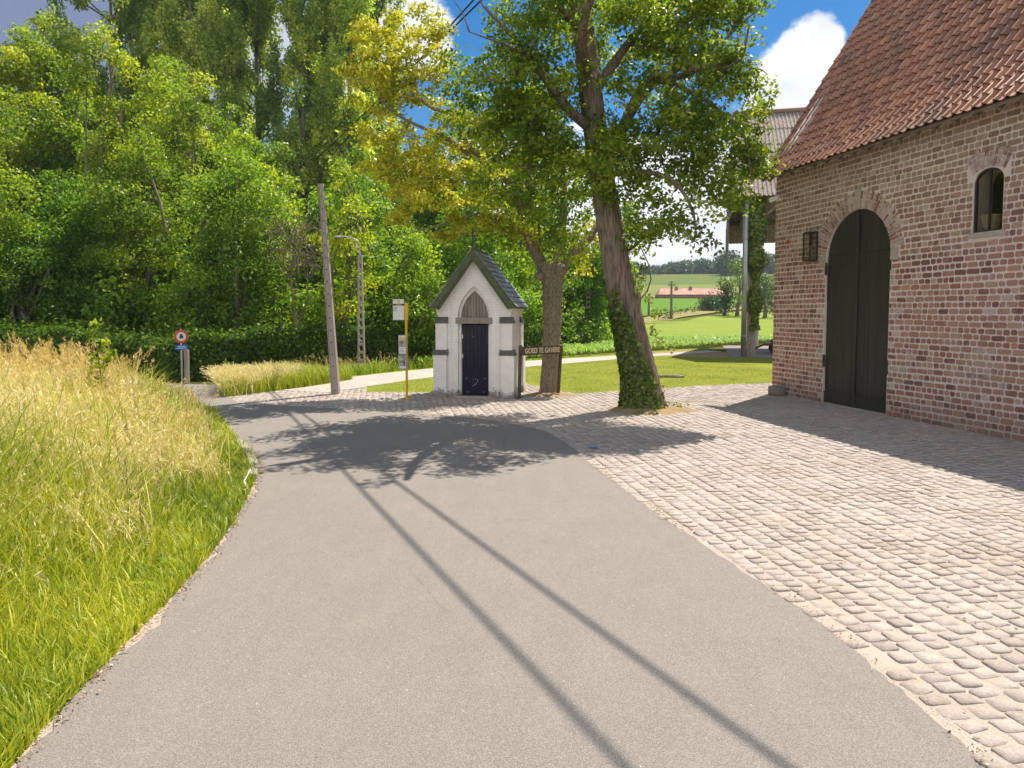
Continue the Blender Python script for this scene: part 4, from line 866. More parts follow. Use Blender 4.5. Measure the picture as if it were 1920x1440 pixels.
lawnblade = [(-3.5, 17.9), (-2, 18), (-1.6, 20.6), (.6, 20.4), (1.6, 17.8), (3.4, 18.6), (5, 19.6), (7.4, 20.5), (9, 21), (9, 34), (2, 28), (-2, 23), (-3.8, 19.8)]
tuft_field('lawn_grass', 'short mown grass blades of the lawn', lawnblade, 90000, .025, .06, 'grass', 45, (.62, .66, .8), w=.014, tm=.5)
# maize plants
def build_maize():
    rng = np.random.default_rng(51); V = []; Q = []; T = []; nv = 0
    polyA = [(-4.6, 23.4), (-3.2, 25.0), (-1.2, 27.2), (1, 29.6), (4.6, 33.6), (9, 37.4), (16, 42.8), (30, 49), (30, 52), (9, 50), (4.5, 46), (1, 36), (-2.4, 29), (-4.9, 25.6)]
    pts = []
    for r in range(0, 26):
        o = r*.72
        for k in range(0, 170):
            u = k*.22; x = -6+u*.75+rng.normal()*.05-o*.4; y = 23+u*.8+o*.75+rng.normal()*.05; pts.append((x, y))
    pts = np.array(pts); k = inpoly(pts[:, 0], pts[:, 1], polyA); pts = pts[k]
    d = pts[:, 1]
    for (x, y) in pts:
        hh = rng.uniform(.34, .55); nl = 6; a0 = rng.uniform(0, 6.28)
        for j in range(nl):
            a = a0+j*2.4; h = hh*(.35+.65*j/nl); L = hh*rng.uniform(.5, .8); w = .045*rng.uniform(.8, 1.2); c, s = math.cos(a), math.sin(a); px, py = -s*w, c*w
            b = np.array([x, y, h*.55]); m_ = b+np.array([c*L*.5, s*L*.5, L*.5]); e = b+np.array([c*L, s*L, L*.22])
            V += [b-[px*.5, py*.5, 0], b+[px*.5, py*.5, 0], m_+[px, py, 0], m_-[px, py, 0], e+[px*.1, py*.1, 0], e-[px*.1, py*.1, 0]]
            Q += [(nv, nv+1, nv+2, nv+3), (nv+3, nv+2, nv+4, nv+5)]; t = min(1, max(0, rng.normal(.5, .2))); T += [t, t]; nv += 6
    o = np_mesh('maize', np.array(V), np.array(Q), T, M['maize']); tag(o, 'rows of young bright-green maize beyond the lawn and the path', 'crop', kind='stuff')
build_maize()
# leafy weed rising from the bank
def build_sapling():
    rng = np.random.default_rng(61); y = 9.0; x = (180-960)/F*y; z0 = float(gz(x, y)); root = empty('young_sapling', (x, y, z0)); tag(root, 'leafy green sapling poking out above the dry grass on the left bank', 'plant'); mb = MB()
    tip = zt(605, y)-z0; mb.tube([(0, 0, -.05), (.05, 0, tip*.5), (-.02, 0, tip)], [.012, .009, .004], 6); mb.tube([(.03, 0, tip*.5), (.18, .03, tip*.82)], [.006, .003], 5); mb.build('stem', M['bark_far'], root)
    cl = [(.0+rng.normal()*.05, rng.normal()*.05, z, .09, .09, .07) for z in np.linspace(tip*.5, tip, 12)]+[(.12+.03*k, 0, tip*(.68+.03*k), .07, .07, .05) for k in range(4)]; V, Q, T = crown_cloud(rng, np.array(cl), 1500, .085, shell=.1, up=.4); np_mesh('foliage', V, Q, np.clip(T+.2, 0, 1), M['leaf_lime'], root)
build_sapling()
# low broad-leaved weeds along the verge edge
def build_edge_weeds():
    rng = np.random.default_rng(62); cl = []
    for (px, py) in [(455, 905), (468, 880), (445, 925), (470, 862), (340, 1100), (210, 1215), (195, 1225), (320, 1085), (60, 1400), (130, 1290), (460, 850), (30, 1405), (435, 945)]:
        p = P(px, py); p.x -= .12; cl.append((p.x, p.y, .04, .13, .13, .05))
    V, Q, T = crown_cloud(rng, np.array(cl), 1300, .06, shell=.05, up=1.2); o = np_mesh('edge_weeds', V, Q, T, M['leaf_lime']); tag(o, 'low broad-leaved weeds along the asphalt edge of the verge', 'weeds', kind='stuff')
build_edge_weeds()
def build_docks():
    rng = np.random.default_rng(63); cl = []
    for k in range(40):
        y = rng.uniform(2.6, 11)**1.0; d = rng.uniform(.15, 2.2); x = float(xl(y))-d; z = float(gz(x, y)); h = .1+.16*min(1, d); cl.append((x, y, z+h*.6, .10, .10, .06))
    V, Q, T = crown_cloud(rng, np.array(cl), 1100, .065, shell=.05, up=.9); o = np_mesh('broad_weeds', V, Q, T, M['leaf_lime']); o.color = (1.2, 1.15, .8, 1); tag(o, 'broad-leaved weeds scattered through the verge grass', 'weeds', kind='stuff')
    # russet dock stems
    n = 60; y = rng.uniform(3.2, 10.5, n); d = rng.uniform(.4, 3.5, n); x = xl(y)-d; V, Q, tip, dv = blades(rng, x, y, gz(x, y)-.02, rng.uniform(.6, .95, n), np.full(n, .008), rng.uniform(.02, .15, n), np.zeros(n)); V2, Q2 = heads(rng, tip, dv, rng.uniform(.15, .28, n), .012, 22)
    c = V2.reshape(-1, 4, 3).mean(1, keepdims=True); V2 = (c+(V2.reshape(-1, 4, 3)-c)*1.2).reshape(-1, 3); V = np.concatenate([V, V2]); Q = np.concatenate([Q, Q2+len(V)-len(V2)]); o = np_mesh('dock_stems', V, Q, rng.uniform(.1, .7, len(Q)), M['litter']); tag(o, 'rusty brown dock stems standing in the verge grass', 'weeds', kind='stuff')
build_docks()

def build_debris():
    rng = np.random.default_rng(95); Cs = []; sz = []
    e = np.array([(p.x, p.y) for p in right_e if 1.5 < p.y < 16]); s_ = np.r_[0, np.cumsum(np.hypot(*np.diff(e, axis=0).T))]
    u = rng.uniform(0, s_[-1], 2600); k = .5+.5*np.sin(u*2.1)*np.sin(u*.83+1); u = u[rng.uniform(0, 1, len(u)) < k**2]; n = len(u)
    x = np.interp(u, s_, e[:, 0])+rng.normal(.03, .035, n); y = np.interp(u, s_, e[:, 1])+rng.normal(0, .03, n)
    Cs.append(np.stack([x, y, np.full(n, .014)+rng.uniform(0, .012, n)], -1)); sz.append(rng.uniform(.008, .03, n))
    n = 1300; y = rng.uniform(2.2, 11, n); x = xl(y)+rng.normal(.0, .035, n); Cs.append(np.stack([x, y, rng.uniform(.008, .025, n)], -1)); sz.append(rng.uniform(.008, .028, n))
    n = 1500; x = rng.uniform(1.5, 8, n); y = rng.uniform(4, 15, n); k = inpoly(x, y, cob_poly) & (vnoise(x, y, 1.1, 8) > .25); x, y = x[k], y[k]; n = len(x); Cs.append(np.stack([x, y, np.full(n, .018)], -1)); sz.append(rng.uniform(.01, .035, n))
    C = np.concatenate(Cs); z_ = np.concatenate(sz); nn = rng.normal(size=(len(C), 3))*.35+np.array([0, 0, 1]); nn /= np.linalg.norm(nn, axis=1)[:, None]; V, Q = leaf_quads(rng, C, nn, z_, .55)
    o = np_mesh('leaf_litter', V, Q, rng.uniform(0, 1, len(C)), M['litter']); tag(o, 'dry leaf crumbs and twigs gathered along the asphalt edges and between the cobbles', 'leaf litter', kind='stuff')
    # small gravel along the joints
    C = []; pts = []
    n = 1300; u = rng.uniform(0, s_[-1], n); x = np.interp(u, s_, e[:, 0])+rng.normal(.03, .03, n); y = np.interp(u, s_, e[:, 1])+rng.normal(0, .02, n); mb = MB()
    for i in range(n):
        r_ = rng.uniform(.002, .006)*(1+.0*y[i]); a = rng.uniform(0, 6.28); c, s2 = math.cos(a)*r_, math.sin(a)*r_; b = (x[i], y[i])
        mb.add([(b[0]+c, b[1]+s2, 0), (b[0]-s2, b[1]+c, 0), (b[0]-c*1.2, b[1]-s2*1.2, 0), (b[0]+s2, b[1]-c, 0), (b[0], b[1], .002+r_*.7)], [(0, 1, 4), (1, 2, 4), (2, 3, 4), (3, 0, 4)], rng.uniform(0, 1))
    o = mb.build('gravel', M['cobble'], fix=False); tag(o, 'loose grit scattered along the sandy joint beside the asphalt', 'gravel', kind='stuff')
build_debris()

# ------------------------------------------------------------------ barn
EV = [(-.34, 5.20), (.1, 5.69), (.55, 6.28), (4.6, 12.55)]   # roof profile (t, z)
def roof_at(s):
    for (a, b) in zip(EV[:-1], EV[1:]):
        L = math.hypot(b[0]-a[0], b[1]-a[1])
        if s <= L or b is EV[-1]: return a[0]+(b[0]-a[0])*s/L, a[1]+(b[1]-a[1])*s/L, (b[0]-a[0])/L, (b[1]-a[1])/L
        s -= L
def build_barn():
    rng = random.Random(4); LEN = 14.0; WID = 9.2
    root = empty('barn', (BC.x, BC.y, 0), math.atan2(BU.y, BU.x)); tag(root, 'old brick barn with a steep red tiled roof and an arched black door', 'barn')
    uc, ra, zs = 2.925, .97, 3.12; wu0, wu1, wz0, wzs, wr = 5.74, 6.31, 3.30, 4.12, .20
    def wtop(u):
        h = (u-(wu0+wu1)/2)/((wu1-wu0)/2); return wzs+wr*math.sqrt(max(0, 1-h*h))
    # mortar slab built in columns round the openings
    cols = sorted(set([0, LEN]+[uc-ra*math.cos(k*math.pi/28) for k in range(29)]+[wu0+(wu1-wu0)*k/10 for k in range(11)]+[i*.7 for i in range(20)]))
    mb = MB(); ZT = 5.62
    def slab(u0, u1, zb0, zb1, zt0, zt1):
        mb.hexa([(u0, 0, zb0), (u1, 0, zb1), (u1, .38, zb1), (u0, .38, zb0)], [(u0, 0, zt0), (u1, 0, zt1), (u1, .38, zt1), (u0, .38, zt0)])
    arch = lambda u: zs+math.sqrt(max(0, ra*ra-(u-uc)**2))
    for a, b in zip(cols[:-1], cols[1:]):
        if b-a < 1e-6: continue
        mid = (a+b)/2
        if abs(mid-uc) < ra: slab(a, b, arch(a), arch(b), ZT, ZT)
        elif wu0 < mid < wu1: slab(a, b, -.05, -.05, wz0, wz0); slab(a, b, wtop(a), wtop(b), ZT, ZT)
        else: slab(a, b, -.05, -.05, ZT, ZT)
    mb.box(0, LEN, WID-.38, WID, -.05, ZT)
    for u0 in (0, LEN-.38):
        mb.box(u0, u0+.38, .38, WID-.38, -.05, ZT)
        mb.prism([(.0, ZT), (4.6, 12.35), (WID, ZT)], lambda a, b, d: (d, a, b), u0, u0+.38)
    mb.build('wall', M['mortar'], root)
    # bricks: courses of stretchers and headers
    bk = MB(); lim = MB(); CRS = .109
    def brick(m_, u, z, w, h, t, yo=0., axis=0):
        e = min(w, h)*.22; pts = [(e, 0), (w-e, 0), (w, e), (w, h-e), (w-e, h), (e, h), (0, h-e), (0, e)]; j = lambda: rng.uniform(-.0045, .0045)
        pr = rng.uniform(.003, .010); ty = rng.uniform(-.003, .003); out = []; inn = []
        for a, b in pts:
            a += j(); b += j(); out.append((u+a, .001, z+b)); inn.append((u+w/2+(a-w/2)*(1-.008/w), -pr+ty*(a/w-.5), z+h/2+(b-h/2)*(1-.008/h)))
        if axis: out = [(-p[1], p[0], p[2]) if False else (p[1], p[0], p[2]) for p in out]; inn = [(p[1], p[0], p[2]) for p in inn]
        f = [tuple(range(8, 16))]+[(i, (i+1) % 8, (i+1) % 8+8, i+8) for i in range(8)]; m_.add(out+inn, f, t)
    ro = ra+.36
    def ringhalf(z):
        if z < zs-.12: return ra+.004
        if z < zs+.10: return ra+.22
        d = z-zs; return math.sqrt(max(0, ro*ro-d*d)) if d < ro else 0
    for r in range(51):
        z = .012+r*CRS; wav = lambda u: .010*math.sin(u*.9+r*.3)+.006*math.sin(u*2.1+r*1.1); hd = r % 2
        u = .006 if hd else -.0; h = CRS-.023; zc = z+h/2
        if z+h > ZT-.03: break
        while u < LEN-.05:
            base = .112 if hd else .222; w = base*rng.uniform(.86, 1.14)
            if rng.random() < .06: w = .112 if not hd else .2
            u1 = min(u+w, LEN-.01); segs = [(u, u1)]
            for (c0, c1) in ((uc-ringhalf(zc), uc+ringhalf(zc)) if ringhalf(zc) > 0 else (99, 99), (wu0-.005, wu1+.005) if wz0-.0 < zc < wzs+.02 else ((wu0-.12, wu1+.12) if wzs <= zc < wzs+.44 else ((wu0-.06, wu1+.06) if wz0-.09 < zc <= wz0 else (99, 99)))):
                ns = []
                for a, b in segs:
                    if b <= c0 or a >= c1: ns.append((a, b))
                    else:
                        if a < c0-.03: ns.append((a, c0-.008))
                        if b > c1+.03: ns.append((c1+.008, b))
                segs = ns
            for a, b in segs:
                if b-a < .025: continue
                t = rng.gauss(.5, .26)
                if rng.random() < .13: t = rng.uniform(0, .2)
                near = (abs((a+b)/2-uc) < ra+.24 and zc < zs+.2); patch = 0
                if abs((a+b)/2-5.0) < 1.1 and 2.6 < zc < 3.05 and rng.random() < .5: t = rng.uniform(0, .12)
                (lim if near and rng.random() < .75 or rng.random() < .035 else bk)
                brick(lim if (near and rng.random() < .7) or rng.random() < .03 else bk, a, z+wav(a), b-a, h+rng.uniform(-.004, .004), min(1, max(0, t)))
            u = u1+.018
    # relieving bricks round arch and window head
    def vouss(cu, cz, r0, r1, a0, a1, n, skip=None, two=True):
        for k in range(n):
            b0 = a0+(a1-a0)*(k+.10)/n; b1 = a0+(a1-a0)*(k+.90)/n
            if skip and skip[0] < (b0+b1)/2 < skip[1]: continue
            rings = [(r0+.004, r0+(r1-r0)*.52-.008), (r0+(r1-r0)*.52+.008, r1+rng.uniform(-.03, .015))] if (two and (k % 2)) else [(r0+.004, r0+(r1-r0)*.72-.008), (r0+(r1-r0)*.72+.008, r1+rng.uniform(-.05, .0))]
            for q0, q1 in rings:
                pr = rng.uniform(.004, .012); pts = [(q0, b0), (q0, b1), (q1, b1+.0), (q1, b0)]
                o = [(cu+q*math.cos(b)+rng.uniform(-.003, .003), .001, cz+q*math.sin(b)) for q, b in pts]; i_ = [(p[0], -pr, p[2]) for p in o]
                lim.add(o+i_, [(4, 5, 6, 7), (0, 1, 5, 4), (1, 2, 6, 5), (2, 3, 7, 6), (3, 0, 4, 7)], min(1, max(0, rng.gauss(.45, .3))))
    vouss(uc, zs, ra, ro, .10, math.pi-.10, 46, (math.pi/2-.05, math.pi/2+.07))
    cw = (wu0+wu1)/2; vouss(cw, wzs-.42, .63, .97, math.radians(61), math.radians(119), 10, two=True)
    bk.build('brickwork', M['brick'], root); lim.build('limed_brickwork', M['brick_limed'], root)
    st = MB(); st.prism([(uc-.06, zs+ra+.0), (uc+.07, zs+ra+.0), (uc+.10, zs+ra+.40), (uc-.08, zs+ra+.40)], lambda a, b, d: (a, d, b), -.022, .02); st.build('keystone', M['stone'], root, bevel=.008)
    for qa, qb in ((uc-ra-.21, uc-ra-.003), (uc+ra+.003, uc+ra+.21)): st = MB(); st.box(qa, qb, -.018, .02, zs-.13, zs+.10); st.build('impost_stone', M['stone'], root, bevel=.008)
    s2 = MB(); s2.box(wu0-.06, wu1+.06, -.03, .28, wz0-.085, wz0, rot=None); s2.build('window_sill', M['stone'], root, bevel=.008)
    # door leaves
    y0, y1 = .045, .11
    for side in (-1, 1):
        door = MB(); n = 8; e0, e1 = (uc-ra+.01, uc-.012) if side < 0 else (uc+.012, uc+ra-.01); ws = (e1-e0)/n
        for k in range(n):
            a = e0+k*ws+.003; b = a+ws-.006; o = rng.uniform(-.003, .003); door.box(a, b, y0+o, y1, .10, zs+.08)
            door.box(a, b, y0+o-.004, y1, .30, .32)
            q0, q1 = arch(a)-.01, arch(b)-.01
            if max(q0, q1) > zs+.12:
                pl = [(a, zs+.088), (b, zs+.088), (b, max(q1, zs+.09)), ((a+b)/2, arch((a+b)/2)-.01), (a, max(q0, zs+.09))]; door.prism(pl, lambda p, q, d: (p, d, q), y0+.01, y1)
        door.box(e0, e1, y0-.022, y0-.001, .03, .25); door.box(e0, e1, y0-.034, y0-.022, .25, .275)
        d = door.build('door', M['black_paint'], root, bevel=.003)
        for zz in (.75, 2.75):
            hg = MB()
            hu = e0 if side < 0 else e1; sg = 1 if side < 0 else -1
            u_a, u_b = sorted((hu+sg*.02, hu+sg*.42)); hg.box(u_a, u_b, y0-.014, y0-.003, zz+.23, zz+.27); u_a, u_b = sorted((hu+sg*.02, hu+sg*.06)); hg.box(u_a, u_b, y0-.016, y0-.003, zz-.5 if zz > 1 else zz-.35, zz+.27)
            hg.tube([(hu-sg*.02, y0-.03, zz+.05), (hu-sg*.02, y0-.03, zz+.32)], .028, 8)
            hg.build('hinge', M['iron'], d, bevel=.002)
    ct = MB(); ct.box(uc-.035, uc+.035, y0-.028, y0-.004, .05, zs+ra-.12); ct.tube([(uc+.02, y0-.03, .05), (uc+.02, y0-.03, .42)], .022, 8); ct.build('cover_strip', M['black_paint'], root, bevel=.004)
    th = MB(); th.box(uc-ra, uc+ra, -.02, .30, -.03, .028); th.build('threshold', M['stone'], root, bevel=.006)
    bk2 = MB(); bk2.box(uc-ra-.1, uc+ra+.1, .20, .24, -.05, zs+ra+.1); bk2.build('door_backing', M['dark'], root)
    # window
    wf = MB(); fy0, fy1 = .025, .07
    wf.box(wu0+.0, wu0+.035, fy0, fy1, wz0, wzs); wf.box(wu1-.035, wu1-.0, fy0, fy1, wz0, wzs); wf.box(wu0+.035, wu1-.035, fy0, fy1, wz0, wz0+.03); wf.box(cw-.01, cw+.012, fy0+.005, fy1-.005, wz0+.03, wzs+wr-.03)
    for k in range(12):
        a = wu0+(wu1-wu0)*k/12; b = wu0+(wu1-wu0)*(k+1)/12; wf.hexa([(a, fy0, wtop(a)-.04), (b, fy0, wtop(b)-.04), (b, fy1, wtop(b)-.04), (a, fy1, wtop(a)-.04)], [(a, fy0, wtop(a)+.005), (b, fy0, wtop(b)+.005), (b, fy1, wtop(b)+.005), (a, fy1, wtop(a)+.005)])
    w = wf.build('window', M['iron'], root); gp = MB(); gp.prism([(wu0+.03, wz0+.02), (wu1-.03, wz0+.02), (wu1-.03, wzs)]+[(wu1-.03-(wu1-wu0-.06)*k/8, wtop(wu1-.03-(wu1-wu0-.06)*k/8)-.03) for k in range(1, 8)]+[(wu0+.03, wzs)], lambda a, b, d: (a, d, b), .046, .05); gp.build('pane', M['glass'], w)
    bd = MB(); bd.box(wu0-.8, wu0-.2, .75, .78, wz0-.4, wzs+.6); bd.build('inner_curtain', M['timber'], root)
    ib = MB(); ib.box(wu0-1.2, wu1+1.5, 1.6, 1.65, 2.2, 5.2); ib.box(wu0-.5, wu1+.6, .385, .66, wz0-.13, wz0-.08); ib.build('shelf_and_dark_sheet', M['dark'], root)  # upright dark sheet stands in for the unlit barn interior, plus a low shelf
    # roof
    tl = MB(); W_ = .198; prof = [(0, .018), (.08, .048), (.18, .062), (.28, .052), (.38, .022), (.52, .004), (.72, .0), (.88, .006), (1.0, .018)]; rows = 30; rs = .305
    for r in range(rows):
        for c in range(-1, int(LEN/W_)+2):
            s0 = r*rs-.02+rng.uniform(-.012, .012)-(.03 if rng.random() < .04 else 0); s1 = s0+.36; a0 = roof_at(max(0, s0)); a1 = roof_at(s1); u0 = -.10+c*W_+rng.uniform(-.006, .006)
            if s0 < 0: a0 = (a0[0]+a0[2]*s0, a0[1]+a0[3]*s0, a0[2], a0[3])
            lift = .045+rng.uniform(0, .012); t = min(1, max(0, rng.gauss(.52, .24))); vs = []; sk = rng.uniform(-.006, .006); n = len(prof)
            for (tt, zz, ct_, sn, lf, du) in ((a0[0], a0[1], a0[2], a0[3], lift, sk), (a1[0], a1[1], a1[2], a1[3], .012, -sk)):
                for x, h in prof: vs.append((u0+x*(W_+.012)+du, tt-sn*(h+lf), zz+ct_*(h+lf)))
            for x, h in prof: vs.append((u0+x*(W_+.012)+sk, a0[0]-a0[3]*(h+lift-.018)+.003, a0[1]+a0[2]*(h+lift-.018)))
            fs = [(i, i+1, n+i+1, n+i) for i in range(n-1)]+[(2*n+i, 2*n+i+1, i+1, i) for i in range(n-1)]; tl.add(vs, fs, t)
    o = tl.build('roof', M['tile'], root, smooth=False, fix=False)
    me = o.data; me.polygons.foreach_set('use_smooth', np.array([False]*len(me.polygons)))
    und = MB()
    pr = [(a[0], a[1]) for a in EV]
    for (a, b) in zip(pr[:-1], pr[1:]): und.hexa([(-.12, a[0], a[1]-.05), (LEN+.1, a[0], a[1]-.05), (LEN+.1, b[0], b[1]-.05), (-.12, b[0], b[1]-.05)], [(-.12, a[0], a[1]+.0), (LEN+.1, a[0], a[1]+.0), (LEN+.1, b[0], b[1]+.0), (-.12, b[0], b[1]+.0)])
    und.build('roof_boards', M['timber'], o)
    bs = MB(); bs.hexa([(-.12, 4.6, 12.5), (LEN+.1, 4.6, 12.5), (LEN+.1, WID+.34, 5.15), (-.12, WID+.34, 5.15)], [(-.12, 4.6, 12.62), (LEN+.1, 4.6, 12.62), (LEN+.1, WID+.36, 5.27), (-.12, WID+.36, 5.27)]); bs.tube([(-.12, 4.6, 12.62), (LEN+.1, 4.6, 12.62)], .12, 10); bs.build('rear_roof', M['tile'], root)
    k = 0.12
    while k < LEN:
        rf = MB(); rf.bar((k, -.28, 5.14), (k, .25, 5.74), .075, .09); k += .42; rf.build('rafter_end', M['timber'], root)
    vg = MB()
    for (a, b) in zip(pr[:-1], pr[1:]): vg.bar((-.10, a[0], a[1]-.02), (-.10, b[0], b[1]-.02), .03, .12)
    vg.build('verge_board', M['timber'], root)
    return root
barn = build_barn()
def barn_child_world(u, t, z): v = bw(u, t); return (v.x, v.y, z)
BROT = math.atan2(BU.y, BU.x)
def build_lantern():
    r = empty('wall_lantern', barn_child_world(1.55, 0, 3.45), BROT); tag(r, 'black framed box lantern fixed on the brick wall left of the arched door', 'lantern'); mb = MB(); w, d, h = .115, .20, .31
    for x in (-w, w):
        for y in (-.02, -d): mb.box(x-.012, x+.012, y-.012, y+.012, -h, h)
    for z in (-h, h):
        for x in (-w, w): mb.box(x-.011, x+.011, -d+.012, -.032, z-.012, z+.012)
        for y in (-.02, -d): mb.box(-w+.012, w-.012, y-.011, y+.011, z-.011, z+.013)
    mb.box(-w+.013, w-.013, -d+.013, -.033, h-.005, h+.006); mb.box(-w+.013, w-.013, -d+.013, -.033, -h-.006, -h+.005); mb.build('frame', M['iron'], r)
    b = MB(); b.tube([(0, -.11, -.30), (0, -.11, -.12)], .025, 8); b.lathe([(.03, 0), (.045, .06), (.03, .13), (.005, .16)], 10, (0, -.11, -.12)); b.build('lamp', M['cream'], r)
    g = MB(); g.box(w-.004, w+.002, -d+.013, -.033, -h+.013, h-.013); g.box(-w+.013, w-.013, -d-.004, -d+.002, -h+.014, h-.013); g.build('pane', M['glass'], r)
build_lantern()
def build_cctv():
    r = empty('security_camera', barn_child_world(.16, 0, 4.72), BROT); tag(r, 'small white security camera high on the corner of the brick barn', 'camera'); m = MB(); m.box(-.05, .05, -.02, .012, -.05, .05); m.tube([(0, -.02, 0), (0, -.10, -.04)], .018, 8); m.build('bracket', M['white_plastic'], r, bevel=.005)
    b = MB(); b.tube([(-.16, -.16, -.03), (-.15, -.158, -.03), (.10, -.10, .03)], [.035, .05, .05], 12); b.build('housing', M['white_plastic'], r, smooth=False); l_ = MB(); l_.tube([(-.172, -.163, -.033), (-.158, -.16, -.03)], [.02, .03], 10); l_.build('lens', M['black'], r)
build_cctv()
def build_bits():
    m = MB(); m.box(.28, .62, -.30, -.03, 0, .22); o = m.build('stone_block', M['greystone'], bevel=.035); o.location = barn_child_world(0, 0, 0.01); o.rotation_euler = (0, 0, BROT); tag(o, 'rough grey stone block on the cobbles at the foot of the barn corner', 'stone')
    # basket and rope in the window
    r = empty('wicker_basket', barn_child_world(5.90, .21, 3.30), BROT); tag(r, 'wicker basket standing inside the small arched barn window', 'basket'); b = MB()
    for k in range(9):
        z = .01+k*.033; rad = .085+.055*k/8; b.tube([(rad*math.cos(a), rad*math.sin(a), z) for a in np.linspace(0, 2*math.pi, 25)], .014, 6)
    for j in range(14):
        a = j*2*math.pi/14; b.tube([(.085*math.cos(a), .085*math.sin(a), 0), (.145*math.cos(a), .145*math.sin(a), .29)], .009, 5)
    b.build('weave', M['wicker'], r); i = MB(); i.lathe([(.075, .0), (.125, .27), (.12, .27), (.02, .03)], 16); i.build('lining', M['timber'], r); h = MB(); h.tube([(-.14*1, 0, .28), (-.15, 0, .33), (-.17, 0, .36)], .012, 6); h.build('handle', M['wicker'], r)
    # hanging reflector brick
    t = MB(); t.lathe([(.01, -.014), (.05, -.008), (.055, 0), (.05, .008), (.01, .014)], 16); o = t.build('wall_anchor', M['red']); o.location = barn_child_world(6.86, -.016, 4.02); o.rotation_euler = (math.radians(90), 0, BROT); o.scale = (1, 1.5, 1); tag(o, 'small oval dark-red disc on the brick wall right of the arched window', 'disc')
    t = MB(); t.lathe([(.01, -.014), (.04, -.008), (.045, 0), (.04, .008), (.01, .014)], 16); o = t.build('wall_anchor', M['red']); o.location = barn_child_world(.55, -.016, 3.65); o.rotation_euler = (math.radians(90), 0, BROT); o.scale = (1, 1.3, 1); tag(o, 'small oval dark-red disc on the brick wall left of the box lantern', 'disc')
    # litter
    p = P(455, 935); m = MB(); m.tube([(0, 0, .02), (-.03, .10, .03), (.02, .22, .05), (-.06, .34, .10), (-.04, .5, .2)], [.012, .008, .006, .007, .003], 5, rough=.4); o = m.build('plastic_strip', M['white_plastic']); o.location = (p.x-.05, p.y, .01); tag(o, 'thin torn strip of white plastic caught in the verge grass by the asphalt', 'litter')
    p = P(1112, 842); m = MB(); m.box(-.06, .06, -.03, .03, 0, .006); o = m.build('paper_scrap', M['blue']); o.location = (p.x, p.y, .022); tag(o, 'small blue scrap lying on the shaded cobbles near the asphalt edge', 'litter')
    p = P(1255, 708); m = MB(); m.box(-.38, .30, -.07, .07, 0, .07); m.box(.12, .42, -.13, .10, .0, .05, rot=Matrix.Rotation(.3, 3, 'Z')); o = m.build('plank', M['timber_grey'], bevel=.006); o.location = (p.x, p.y, .012); tag(o, 'short weathered plank lying on the lawn right of the leaning linden', 'plank')
build_bits()

